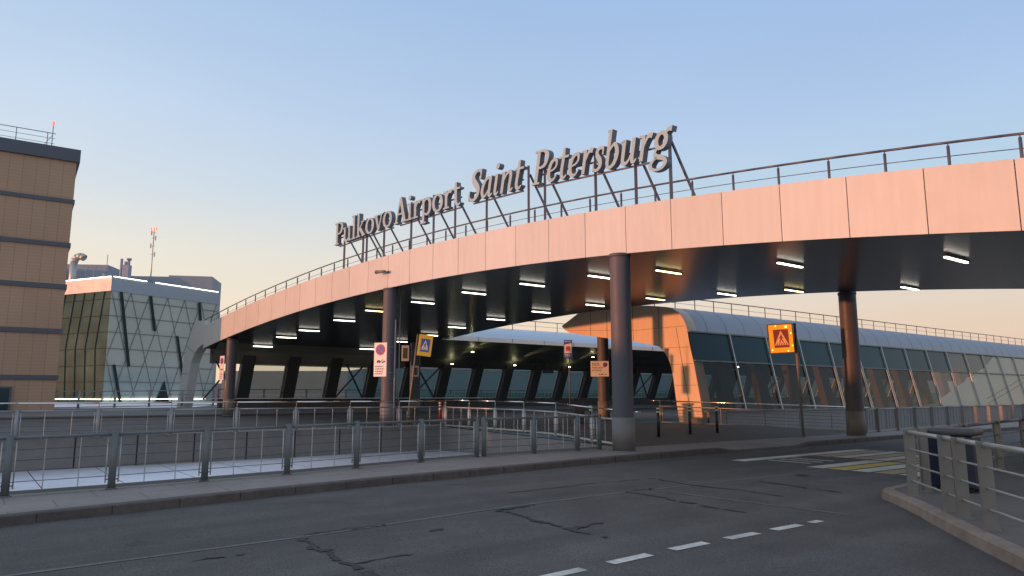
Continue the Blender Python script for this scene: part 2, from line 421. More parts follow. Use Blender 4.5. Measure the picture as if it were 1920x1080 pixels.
# ------------------------------------------------------------------ ground and deck
KERB = [(-40, 12.9), (.56, 13.09), (4.5, 13.29), (7.2, 13.34), (11, 13.76), (14.2, 14.1), (18.3, 14.4), (23, 14.35), (31.3, 14.55), (45, 14.6), (120, 15)]
FL = [(-40, 15.7), (.68, 15.47), (2.3, 15.31), (5.5, 15.22), (7.1, 15.3), (9, 15.72), (11, 16.05), (14.6, 16.08), (31, 16.2), (52, 17.1), (120, 20)]   # line of the kerbside fences
K = lambda s: interp(KERB, s)
F = lambda s: interp(FL, s)

def sheet(name, lo, hi, ss, z, mat, nq=2):
    b = MB(); rows = []
    for s in ss:
        a, c = lo(s), hi(s)
        rows.append([W(s, lin(a, c, i / nq), z(s, lin(a, c, i / nq))) for i in range(nq + 1)])
    b.loft(rows)
    return struct(b.build(name, mat))
def srange(a, b, st=1.0):
    n = max(1, round((b - a) / st)); return [lin(a, b, i / n) for i in range(n + 1)]

g_ = MB(); g_.quad((-3000, -500, -6), (3000, -500, -6), (3000, 5000, -6), (-3000, 5000, -6))
struct(g_.build('ground', M['ground']))
sheet('road', lambda s: -45, lambda s: K(s), srange(-60, 120, 1.2), lambda s, q: G(s, min(q, 15)) - .15, M['asphalt'], 8)

def kerb_drop(s):
    "how much of the 0.15 m upstand is left along the crossing"
    if s < 18.9 or s > 24.2: return 1.
    if s < 19.7: return lin(1, .12, (s - 18.9) / .8)
    if s > 23.2: return lin(.12, 1, (s - 23.2) / 1.0)
    return .12
def pz(s, q):
    k = K(s); t = min(1, max(0, (q - k) / 1.3)); kd = kerb_drop(s)
    return G(s, q) - .15 * (1 - kd) * (1 - t)
# pavement behind the kerb
sheet('pavement', lambda s: K(s) + .22, lambda s: F(s) + .25, srange(-60, 120, .5), pz, M['pave'], 4)
kb = MB()
for a, c in zip(srange(-60, 120, .5), srange(-60, 120, .5)[1:]):
    pr = []
    for s in (a, c):
        k = K(s); zt = pz(s, k); zr = G(s, 14) - .15
        pr.append([W(s, k - .012, zr - .1), W(s, k, max(zt - .02, zr + .006)), W(s, k + .025, max(zt, zr + .008)), W(s, k + .22, pz(s, k + .22)), W(s, k + .222, pz(s, k + .22) - .08)])
    kb.loft(pr)
    if int(round(a * 2)) % 2 == 0:
        k = K(a); 
        if kerb_drop(a) > .9:
            kb.box(W(a, k + .004, G(a, 14) - .075), (.008, .03, .13), rz=math.atan2(.6, .8), mi=1)
struct(kb.build('kerb', [M['kerb'], M['joint']], fix=False))

# crossing plaza between the two kerbside fences
S4 = 16.6      # left edge of plaza
def S5(q): return interp([(15, 31.7), (16.3, 31.0), (24.1, 27.1), (28, 25.5)], q)
pb = MB(); rows = []
for i in range(25):
    q = lin(16.2, 28, i / 24)
    rows.append([W(lin(S4 - .15, S5(q) + .15, j / 8), q, G(0 + 10, q) + .002) for j in range(9)])
pb.loft(rows)
struct(pb.build('plaza_paving', M['plaza']))
# small slab between fence end and plaza edge
# rear road, rear pavement
sheet('rear_road', lambda s: 27.3, lambda s: 46.2, srange(-70, 110, 3), lambda s, q: G(s, q) - .06, M['asphalt2'], 6)
sheet('rear_pavement', lambda s: 46.2, lambda s: 51.2, srange(-70, 110, 3), lambda s, q: G(s, q) + .05 + (q - 46.2) * .07, M['concrete'], 3)
rk = MB()
for a, c in zip(srange(-70, 110, 3), srange(-70, 110, 3)[1:]):
    rk.quad(W(a, 46.19, G(a, 46) - .08), W(c, 46.19, G(c, 46) - .08), W(c, 46.19, G(c, 46.2) + .054), W(a, 46.19, G(a, 46.2) + .054))
struct(rk.build('rear_kerb', M['kerb']))
# light wells clad in sheet metal: floor 0.7 m below deck
def wellfloor(name, ql, qh, s0, s1, seam=1.85, zf=-.70):
    b = MB(); ss = srange(s0, s1, seam)
    for a, c in zip(ss, ss[1:]):
        b.loft([[W(a + .012, ql(a), zf + .02), W(a + .012, qh(a), zf)], [W(c - .012, ql(c), zf + .02), W(c - .012, qh(c), zf)]], mi=0)
        b.quad(W(c - .012, ql(c), zf - .015), W(c + .012, ql(c), zf - .015), W(c + .012, qh(c), zf - .03), W(c - .012, qh(c), zf - .03), mi=1)
    return struct(b.build(name, [M['alu_sheet'], M['joint']], fix=False))
wellfloor('light_well_floor', lambda s: F(s) + .2, lambda s: 27.25, -50, S4 - .1)
wellfloor('light_well_floor', lambda s: F(s) + .2, lambda s: 23.2, 27.0, 110, 2.6)
# retaining walls
def ret_wall(name, pts, z0, z1, label, jn=0, mat='concrete', th=.25):
    b = MB()
    for (s0, q0), (s1, q1) in zip(pts, pts[1:]):
        A, B = W(s0, q0), W(s1, q1)
        d = (B - A).normalized(); nrm = Vector((d.y, -d.x, 0)) * th
        za, zb = (z1(s0, q0) if callable(z1) else z1), (z1(s1, q1) if callable(z1) else z1)
        P = [A + Vector((0, 0, z0)), B + Vector((0, 0, z0)), B + Vector((0, 0, zb)), A + Vector((0, 0, za))]
        b.prism(P, -nrm, mi=0)
        L = (B - A).length
        if jn:
            for i in range(1, int(L / jn) + 1):
                p = A + d * (i * jn) + nrm.normalized() * .004
                zt = lin(za, zb, i * jn / L)
                b.box(p + Vector((0, 0, (z0 + zt) / 2)), (.045, .012, zt - z0 - .12), rz=math.atan2(d.y, d.x), mi=1)
    return tag(b.build(name, [M[mat], M['joint']]), label, 'wall')
ret_wall('retaining_wall', [(x, 27.25) for x in srange(-52, S4 - .15, 17)], -.75, lambda s, q: G(s, q) + .06,
         'grey concrete retaining wall with upright joints, seen through the front left fence', 1.8)
ret_wall('retaining_wall', [(S4 - .15, 27.2), (S4 - .15, F(S4) + .25)], -.75, lambda s, q: G(s, q) - .0,
         'short concrete wall under the shiny handrail left of the big column', 0)
ret_wall('parapet_wall', [(x, 49.5) for x in srange(13.2, 110, 24)], .3, lambda s, q: 1.37,
         'low dark concrete wall that the leaning black piers stand on', 3.06, 'concrete_dark')

# ------------------------------------------------------------------ road markings
def mark(name, polys, mat, z=.006):
    b = MB()
    for p in polys:
        b.quad(*[W(s, q, G(s, min(q, 15)) - .15 + z) for s, q in p])
    return struct(b.build(name, mat, fix=False))
def rect(s0, s1, q0, q1): return [(s0, q0), (s1, q0), (s1, q1), (s0, q1)]
dashes = [rect(s, s + .62, 5.78, 5.93) for s in (4.70, 5.71, 6.71, 7.74, 8.73)] + [rect(9.62, 9.88, 5.80, 5.92)] + [rect(3.68, 4.3, 5.78, 5.93), rect(2.7, 3.3, 5.78, 5.93)]
mark('dashed_lane_line', dashes, M['white_paint'])
ln = []
pts = [(-20, 9.75), (1.1, 9.55), (3.9, 9.45), (9.7, 9.68), (16.7, 9.55)]
ss = srange(-12, 16.7, .5)
for a, c in zip(ss, ss[1:]):
    qa, qc = interp(pts, a), interp(pts, c); ln.append([(a, qa - .045), (c, qc - .045), (c, qc + .045), (a, qa + .045)])
pts2 = [(5.9, 10.73), (7.9, 10.60), (9.96, 10.50)]
for (qa, sa), (qc, sc) in zip(pts2, pts2[1:]):
    ln.append([(sa - .04, qa), (sa + .04, qa), (sc + .04, qc), (sc - .04, qc)])
mark('worn_lane_line', ln, M['worn_paint'], .005)
wh, ye, ta = [], [], []
wh.append(rect(16.95, 20.1, 12.15, 12.6))
seq = ['w', 'y', 'w', 't', 'w', 'y', 'w', 't']
for i, c in enumerate(seq):
    q1 = 10.32 - i * .56
    {'w': wh, 'y': ye, 't': ta}[c].append(rect(16.9, 19.95, q1 - .46, q1))
seq = ['w', 't', 'w', 't', 'w', 't', 'w', 'y', 'w', 't', 'w', 't']
for i, c in enumerate(seq):
    q1 = 12.62 - i * .56
    {'w': wh, 'y': ye, 't': ta}[c].append(rect(20.2, 23.7, q1 - .46, q1))
for s in (17.75, 18.3, 18.85): wh.append(rect(s, s + .17, 10.75, 12.0))
mark('white_crossing_stripes', wh, M['white_paint'])
mark('yellow_crossing_stripes', ye, M['yellow_paint'])
mark('faded_crossing_stripes', ta, M['tan_paint'])
# tar-sealed cracks
def crack(pts, w):
    out = []
    for (a, b_), (c, d) in zip(pts, pts[1:]):
        N = 10
        for i in range(N):
            s0, q0 = lin(a, c, i / N), lin(b_, d, i / N); s1, q1 = lin(a, c, (i + 1) / N), lin(b_, d, (i + 1) / N)
            dx, dy = s1 - s0, q1 - q0; L = math.hypot(dx, dy) or 1; nx, ny = -dy / L, dx / L
            out.append((s0, q0, nx, ny)); last = (s1, q1, nx, ny)
    out.append(last)
    ws = [w * random.choice((.2, .5, .8, 1.1, 1.7)) for _ in out]; ws = [(ws[max(0, i - 1)] + ws[i] * 2 + ws[min(len(ws) - 1, i + 1)]) / 4 for i in range(len(ws))]; ws[0] = ws[-1] = .004; j = [random.uniform(-.022, .022) for _ in out]
    res = []
    rw = [0.]
    for _ in out[1:]: rw.append(rw[-1] * .9 + random.uniform(-.045, .045))
    j = [a + c for a, c in zip(j, rw)]
    for (p, wp, jp), (r, wr, jr) in zip(list(zip(out, ws, j)), list(zip(out, ws, j))[1:]):
        if random.random() < .16: continue
        res.append([(p[0] + p[2] * (jp - wp), p[1] + p[3] * (jp - wp)), (r[0] + r[2] * (jr - wr), r[1] + r[3] * (jr - wr)),
                    (r[0] + r[2] * (jr + wr), r[1] + r[3] * (jr + wr)), (p[0] + p[2] * (jp + wp), p[1] + p[3] * (jp + wp))])
    return res
cr = []
for p, w in [([(3.75, 9.6), (3.6, 8.7), (3.55, 8.24), (3.5, 7.5), (3.5, 6.2)], .06), ([(3.7, 9.58), (4.2, 9.55), (4.9, 9.5)], .06), ([(3.55, 7.6), (4.3, 7.55)], .03),
             ([(6.73, 9.45), (6.7, 8.6), (6.7, 7.85), (6.6, 6.8)], .055), ([(6.75, 9.4), (7.6, 9.42)], .07), ([(6.66, 7.6), (7.3, 7.6)], .04),
             ([(9.9, 9.75), (9.8, 8.8), (9.72, 8.0), (9.7, 6.9)], .05), ([(9.9, 9.7), (10.9, 9.72)], .06), ([(2.2, 8.95), (2.8, 8.93)], .03), ([(5.1, 8.7), (5.35, 8.7)], .05),
             ([(11.94, 10.95), (11.8, 9.8), (11.8, 8.6), (11.7, 7.6)], .035), ([(13.4, 9.3), (13.2, 8.3), (13.0, 7.2)], .035), ([(8.0, 10.9), (10.4, 11.0), (11.9, 10.95)], .02),
             ([(14.8, 9.2), (15.3, 9.3)], .12), ([(.8, 9.3), (.9, 8.6), (1.0, 7.6)], .04)]:
    cr += crack(p, w)
mark('tar_sealed_cracks', cr, M['tar'], .009)

# ------------------------------------------------------------------ right-hand traffic island
nose = [(6.62, 13.10), (6.45, 12.85), (6.36, 12.3), (6.24, 11.7), (6.06, 10.95), (5.87, 10.27), (5.60, 9.2), (5.30, 7.9), (4.9, 6.2), (4.5, 4.0)]
back = [(6.85, 13.28), (7.2, 13.6), (9.3, 15.9), (12.0, 18.8), (16, 23.2), (24, 30), (30, 30), (30, 4)]
def isz(x, y): 
    s = .8 * x + .6 * y; return G(s, 10)
ib = MB(); ring = nose + list(reversed(back))
ring = list(reversed(nose)) + back
ib.quad(*[Vector((x, y, 0.0)) for x, y in [(x + .0, y) for x, y in ring]])
struct(ib.build('island_paving', new_mat('island_paving', (.145, .13, .12), .85, noise=.2, scale=4, bump=.4, bscale=40)))
ik = MB(); chain = list(reversed(nose)) + back[:6]
def off(i, d):
    a = Vector((*chain[max(0, i - 1)], 0)); c = Vector((*chain[min(len(chain) - 1, i + 1)], 0)); t = (c - a).normalized()
    return Vector((*chain[i], 0)) + Vector((t.y, -t.x, 0)) * d
rows = []
for i in range(len(chain)):
    rows.append([off(i, -.06) + Vector((0, 0, -.2)), off(i, -.045) + Vector((0, 0, -.02)), off(i, -.02) + Vector((0, 0, .004)), off(i, .14) + Vector((0, 0, .006)), off(i, .142) + Vector((0, 0, -.05))])
ik.loft(rows)
struct(ik.build('island_kerb', M['kerb_pale'], fix=False))

# ------------------------------------------------------------------ fences
def fence(name, label, pts, H, handrail=0., postr=.065, wires=4, bal=2, style='round', mat='steel', rail=None, hr_ext=(0, 0), wmat='wire', group=None, bot=.06):
    "pts: post feet (x, y, z). one thing with a post, rail and infill mesh per bay"
    root = thing(name, label, 'fence', pts[0], group)
    rail = rail or mat
    P = [Vector(p) for p in pts]
    for i, p in enumerate(P):
        d = (P[min(i + 1, len(P) - 1)] - P[max(i - 1, 0)]); d.z = 0; d.normalize(); rz = math.atan2(d.y, d.x)
        b = MB()
        if style == 'round':
            b.tube(p, p + Vector((0, 0, H)), postr, 14); b.tube(p + Vector((0, 0, H)), p + Vector((0, 0, H + .015)), postr * .8, 14)
            b.tube(p, p + Vector((0, 0, .02)), postr * 1.5, 14)
            if handrail: b.tube(p + Vector((0, 0, H)), p + Vector((0, 0, handrail)), .012, 8)
            for zz in (.18, H - .2):
                b.tube(p + d * -(postr + .04) + Vector((0, 0, zz)), p + d * (postr + .04) + Vector((0, 0, zz)), .012, 6)
        elif style == 'flat':       # steel plate set across the run, with a return flange
            b.box(p + Vector((0, 0, H / 2)), (.012, .15, H), rz=rz)
            nx = Vector((-d.y, d.x, 0))
            b.box(p + nx * .069 - d * .03 + Vector((0, 0, H / 2)), (.05, .012, H - .004), rz=rz)
            b.box(p - nx * .069 - d * .03 + Vector((0, 0, H / 2)), (.05, .012, H - .004), rz=rz)
            b.box(p + Vector((0, 0, .008)), (.10, .19, .016), rz=rz)
        elif style == 'square':
            b.box(p + Vector((0, 0, H / 2)), (.09, .16, H), rz=rz)
        b.build('post', M[mat], root)
    for a, c in zip(P, P[1:]):
        up = Vector((0, 0, 1)); d = (c - a).normalized()
        b = MB(); b.tube(a + up * (H - .04), c + up * (H - .04), .028 if style != 'flat' else .033, 10); b.build('top_rail', M[rail], root)
        if bot: b = MB(); b.beam(a + up * bot, c + up * bot, .04, .06); b.build('bottom_rail', M[rail], root)
        b = MB(); hi = H - .06; n = wires
        for k in range(n):
            z = lin(bot, hi, (k + 1) / (n + 1)); b.tube(a + up * z, c + up * z, .007 if style != 'flat' else .014, 6, cap=False)
        b.build('wires', M[wmat if style != 'flat' else rail], root)
        if bal:
            for k in range(bal):
                b = MB(); p = a.lerp(c, (k + 1) / (bal + 1)); b.tube(p + up * bot, p + up * hi, .010, 6, cap=False); b.build('baluster', M['steel_pale' if style == 'round' else mat], root)
            if style == 'round':
                for p in (a + d * (postr + .04), c - d * (postr + .04)): b = MB(); b.tube(p + up * .12, p + up * (hi - .04), .013, 6); b.build('side_bar', M['steel_pale'], root)
    if handrail:
        b = MB()
        A = P[0] - (P[1] - P[0]).normalized() * hr_ext[0]; Z = P[-1] + (P[-1] - P[-2]).normalized() * hr_ext[1]
        ch = [A] + P + [Z]
        b.path([p + Vector((0, 0, handrail)) for p in ch], .024, 10)
        b.build('handrail', M['handrail'], root)
    return root
def fp(s, q, dz=0): return W(s, q, G(s, q) + dz)

fs = [-7.0, -5.3, -3.6, -2.1, -.85, .68, 2.28, 3.89, 5.52, 7.12, 9.01, 10.86]
fence('front_fence', 'grey tubular fence with thin wires along the front kerb, left of the gap', [fp(s, F(s)) for s in fs], 1.03, mat='steel_dark', rail='steel_dark')
fence('front_fence', 'short grey wire fence between the fence gap and the big front column', [fp(s, F(s)) for s in (11.1, 12.81, 14.45, 15.35)], 1.03, mat='steel_dark', rail='steel_dark')
fence('rear_fence', 'grey fence with raised pale handrail on the far side of the light well', [fp(s, 27.0) for s in srange(-14, S4, 2.18)], .88, handrail=1.08, postr=.06, wires=4, bal=2, hr_ext=(1, 0))
fence('plaza_fence', 'fence with bright polished handrail running from the big column away to the rear fence', [fp(S4, q) for q in srange(15.9, 26.9, 1.83)], .86, handrail=1.12, postr=.055, mat='steel_pale', hr_ext=(.35, 0), rail='steel_pale')
q5 = srange(24.1, 16.4, 1.62)
fence('plaza_fence', 'fence with polished handrail from the orange leg to the right-hand column', [W(S5(q), q, G(20, q)) for q in q5], .86, handrail=1.08, postr=.06, mat='steel', hr_ext=(.5, .5))
s6 = [31.3] + srange(32.5, 80, 1.95)
fence('kerb_fence', 'grey fence with closely set stout posts along the right-hand pavement', [fp(s, F(s)) for s in s6], 1.03, mat='steel_dark', rail='steel', style='square', wires=4, bal=4)
fence('rear_parapet_fence', 'thin grey rail fence standing on the rear parapet by the brown building', [W(s, 50, .8 + .012 * (s - 1)) for s in srange(-8, 13, 1.85)], 1.03, mat='steel', postr=.06, wires=3, bal=0)
fence('gallery_fence', 'dark rail fence running behind the leaning black piers', [W(s, 50.4, 1.0) for s in srange(13.4, 92, 3.06)], 1.05, mat='steel_dark', postr=.045, wires=3, bal=6)
# island fences, steel plate posts
near_p = [(6.50, 12.01, 0), (6.13, 10.42, 0), (5.99, 9.86, 0), (5.79, 9.02, 0), (5.40, 7.3, 0), (5.05, 5.6, 0)]
fence('island_fence', 'pale grey plate-post fence with round rails along the near kerb of the island', near_p, 1.06, style='flat', mat='post_flat', rail='steel_pale', wires=3, bal=0, bot=0, postr=.1)
back_p = [(7.05, 12.6, 0), (8.9, 14.45, 0), (10.85, 16.4, 0), (12.8, 18.35, 0), (14.8, 20.35, 0)]
fence('island_fence', 'plate-post fence with dark rails along the far side of the island, behind the bin', back_p, 1.06, style='flat', mat='post_flat', rail='steel_dark', wires=3, bal=0, bot=0, postr=.1)

# ------------------------------------------------------------------ main canopy
def zs(q): return 6.24 - .00316 * (q - 26.4) ** 2
def sF(q): # front line of the canopy, very slightly bowed
    x = (q - 26.43) / 21.4
    return 14.43 - 2.04 * x - .275 * x * x
def sB(q): return 30.2 - .095 * q
HF = 1.46
canopy = thing('road_canopy', 'long arched canopy over the road with pink lit panel fascia and dark slatted underside', 'canopy', W(14, 26, 0))
QL, QR = 48.87, -6.0
# fascia panels
qs = []
q = 47.8
seams = [47.8 - 1.6454 * i for i in range(0, 33)]
for i, (qa, qc) in enumerate(zip([49.14] + seams, seams)):
    b = MB(); g = .011
    N = 4; rows_t, rows_b = [], []
    for k in range(N + 1):
        q = lin(qa - g, qc + g, k / N); s = sF(q)
        rows_b.append(W(s, q, zs(q) + .004)); rows_t.append(W(s, q, zs(q) + HF))
    offv = W(.05, 0, 0)
    b.loft([rows_b, rows_t])
    b.loft([rows_t, [p + offv for p in rows_t]])
    b.loft([rows_b, [p + offv for p in rows_b]])
    for e in (0, N): b.quad(rows_b[e], rows_t[e], rows_t[e] + offv, rows_b[e] + offv)
    b.build('fascia_panel', M['alu'], canopy)
# core of the roof: dark body behind the panels, soffit below, roof on top
core = MB(); NN = 60
def row(q, z0, ds0, ds1): return W(sF(q) + ds0, q, z0), W(sB(q) + ds1, q, z0)
fr, to, ba = [], [], []
for k in range(NN + 1):
    q = lin(49.2, QR, k / NN)
    fr.append((W(sF(q) + .05, q, zs(q) + .01), W(sF(q) + .05, q, zs(q) + HF - .01)))
    ba.append((W(sB(q), q, zs(q) + .0), W(sB(q), q, zs(q) + HF * .8)))
core.loft([[a for a, _ in fr], [c for _, c in fr]])
core.build('fascia_backing', M['joint'], canopy)
b = MB(); b.loft([[a for a, _ in ba], [c for _, c in ba]]); b.build('rear_fascia', M['alu_roof'], canopy)
b = MB()
rows = []
for k in range(NN + 1):
    q = lin(49.2, QR, k / NN); rows.append([W(lin(sF(q) + .02, sB(q) - .0, j / 4), q, zs(q) - (.0)) for j in range(5)])
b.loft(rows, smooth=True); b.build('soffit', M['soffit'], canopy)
b = MB(); rows = []
for k in range(NN + 1):
    q = lin(49.2, QR, k / NN); rows.append([W(lin(sF(q) + .06, sB(q), j / 4), q, zs(q) + lin(HF - .12, HF * .8, j / 4)) for j in range(5)])
b.loft(rows, smooth=True); b.build('roof_deck', M['alu_roof'], canopy)
# splayed left leg
outer = [(49.14, 6.44 - .03), (50.6, 6.50), (51.15, 6.15), (51.55, 5.6), (52.0, 4.9), (52.3, 4.2), (52.44, 3.73), (52.75, 2.4), (53.0, 1.23), (53.15, .5)]
inner = [(49.14, 4.90), (49.5, 4.80), (50.0, 4.66), (50.5, 4.36), (50.8, 4.05), (51.02, 3.75), (51.26, 2.95), (51.5, 2.1), (51.74, 1.16), (51.9, .5)]
def leg_mesh(outer, inner, sf, depth):
    b = MB()
    O = [W(sf(q), q, z) for q, z in outer]; I = [W(sf(q), q, z) for q, z in inner]
    d = W(depth, 0, 0)
    b.loft([O, I]); b.loft([[p + d for p in O], [p + d for p in I]]); b.loft([O, [p + d for p in O]]); b.loft([I, [p + d for p in I]])
    b.quad(O[0], I[0], I[0] + d, O[0] + d); b.quad(O[-1], I[-1], I[-1] + d, O[-1] + d)
    return b
leg = leg_mesh(outer, inner, sF, .55).build('support_leg', M['alu'], canopy)
# seams of the leg
b = MB()
for (qo, zo), (qi, zi) in [((52.0, 4.9), (50.5, 4.36)), ((52.6, 3.05), (51.24, 3.02)), ((52.9, 1.7), (51.6, 1.68))]:
    b.beam(W(sF(qo) - .004, qo, zo), W(sF(qi) - .004, qi, zi), .012, .02)
b.build('leg_joints', M['joint'], canopy)
# outer skin of the leg continuing along the gallery
# right leg outside the frame
outer_r = [(-6, zs(-6) + HF - .03), (-7.3, 4.3), (-8.2, 3.2), (-8.8, 1.6), (-9.3, -.15)]
inner_r = [(-6, zs(-6)), (-6.6, 2.6), (-7.2, 2.0), (-7.7, 1.0), (-8.1, -.15)]
leg_mesh(outer_r, inner_r, sF, .6).build('support_leg', M['alu'], canopy)

# railing on the canopy roof
rr = thing('roof_railing', 'long thin railing following the top of the arched road canopy', 'railing', W(14, 26, 7))
n0, ns = -1, 44
SP = 1.30 / 1.0045
rq = [48.9 - i * 1.292 for i in range(-1, 42)]
def rtop(q, dz): return W(sF(q) + .3, q, zs(q) + HF + dz)
for q in rq:
    b = MB(); b.tube(rtop(q, -.5), rtop(q, .50), .033, 8); b.tube(rtop(q, .50), rtop(q, .56), .014, 6); b.build('post', M['rail_blue'], rr)
b = MB(); ch = [rtop(q, .57) for q in srange(50.2, -5, .8)[::1]]
ch = [rtop(lin(50.2, -5, i / 70), .575) for i in range(71)]
b.path(ch, .030, 8); b.build('top_rail', M['rail_blue'], rr)
b = MB(); b.path([rtop(lin(50.2, -5, i / 70), .27) for i in range(71)], .010, 6); b.build('wire', M['rail_blue'], rr)

# columns
def column(s, q, zt, label, r=.31, shroud=True, r2=None):
    z0 = G(s, q) - .02
    c = thing('round_column', label, 'column', W(s, q, z0), 'round canopy columns')
    b = MB(); b.tube(W(s, q, z0 + 1.0), W(s, q, zt), r, 40, cap=False); b.tube(W(s, q, zt - .10), W(s, q, zt - .0), r + .02, 40); b.build('shaft', M['column'], c)
    b = MB(); b.tube(W(s, q, z0), W(s, q, z0 + 1.0), r + .025, 40); b.tube(W(s, q, z0), W(s, q, z0 + .05), r + .05, 40); b.build('base_shroud', M['shroud'], c)
column(15.5, 15.22, zs(15.22), 'nearest round column, grey violet, standing on the front pavement')
column(sF(28.1) + .18, 28.1, zs(28.1), 'round column beside the orange no-parking board in the middle of the canopy')
column(sF(45.7) + .42, 45.7, zs(45.7), 'farthest left round column under the low end of the canopy')
column(29.0, 15.4, zs(15.4), 'right-hand round column with warm light on its left side', r=.34)
column(28.25, 29.2, 5.9, 'round column carrying the square orange notice, below the orange fascia')
column(24.7, 44.0, zs(44.0), 'dim round column behind the yellow crossing sign')
column(16.9, 1.0, zs(1.0), 'round column beyond the right edge of the picture')
# thin downpipe beside columns
b = MB(); p = W(15.5, 15.22); b.tube(p + Vector((.31, .2, 0)), p + Vector((.31, .2, zs(14.9))), .03, 8)
tag(b.build('downpipe', M['steel']), 'slim grey downpipe behind the nearest column', 'downpipe')
b = MB(); p = W(sF(28.1) + .18, 28.1); b.tube(p + Vector((.42, .1, .2)), p + Vector((.42, .1, zs(28.1))), .025, 8)
tag(b.build('downpipe', M['steel']), 'slim grey downpipe right of the column with the no-parking board', 'downpipe')

# lamps in the soffit
row1 = [(15.2, 47.34), (15.57, 44.08), (16.02, 41.5), (16.55, 37.68), (16.74, 34.1, 1), (17.46, 30.54), (17.84, 26.62), (18.24, 22.92), (18.6, 19.25), (19.04, 16.36, 1), (19.48, 12.02), (19.86, 7.62), (20.3, 3.6)]
row2 = [(22.38, 46.76), (23.14, 43.62), (23.86, 40.81), (23.86, 37.47), (24.23, 33.86), (24.68, 30.25), (25.21, 26.56), (25.62, 22.87, 1), (26.28, 19.34), (26.61, 16.32, 1), (27.43, 12.17), (27.9, 8.0)]
proto = {}
def lamp(warm):
    t = thing('soffit_lamp', '', 'lamp', (0, 0, 0))
    a = math.atan2(.6, .8)
    b = MB(); b.box((0, 0, -.055), (1.34, .12, .05)); b.tube((-.45, 0, -.03), (-.45, 0, 0), .012, 6); b.tube((.45, 0, -.03), (.45, 0, 0), .012, 6); b.build('housing', M['housing'], t)
    b = MB(); b.box((0, 0, -.10), (1.24, .10, .04)); b.build('tube', M['tube_y' if warm else 'tube'], t, bevel=.008)
    t.rotation_euler = (0, 0, a)
    return t
def copy_thing(o):
    r = o.copy(); COL.objects.link(r)
    for ch in list(o.children):
        c = ch.copy(); COL.objects.link(c); c.parent = r
        for gch in ch.children:
            d = gch.copy(); COL.objects.link(d); d.parent = c
    return r
for rn, rw in (('front', row1), ('rear', row2)):
    for i, e in enumerate(rw):
        warm = len(e) > 2
        if warm not in proto: proto[warm] = lamp(warm); o = proto[warm]
        else: o = copy_thing(proto[warm])
        o.location = W(e[0], e[1], zs(e[1]))
        sl = -.00632 * (e[1] - 26.4)
        o.rotation_euler = (math.atan(sl), 0, math.atan2(.6, .8))
        o['label'] = '%s linear lamp of the %s row under the canopy, %s from the left' % ('warm yellow' if warm else 'white', rn, ORD[i])
        o['group'] = 'linear lamps under the road canopy'

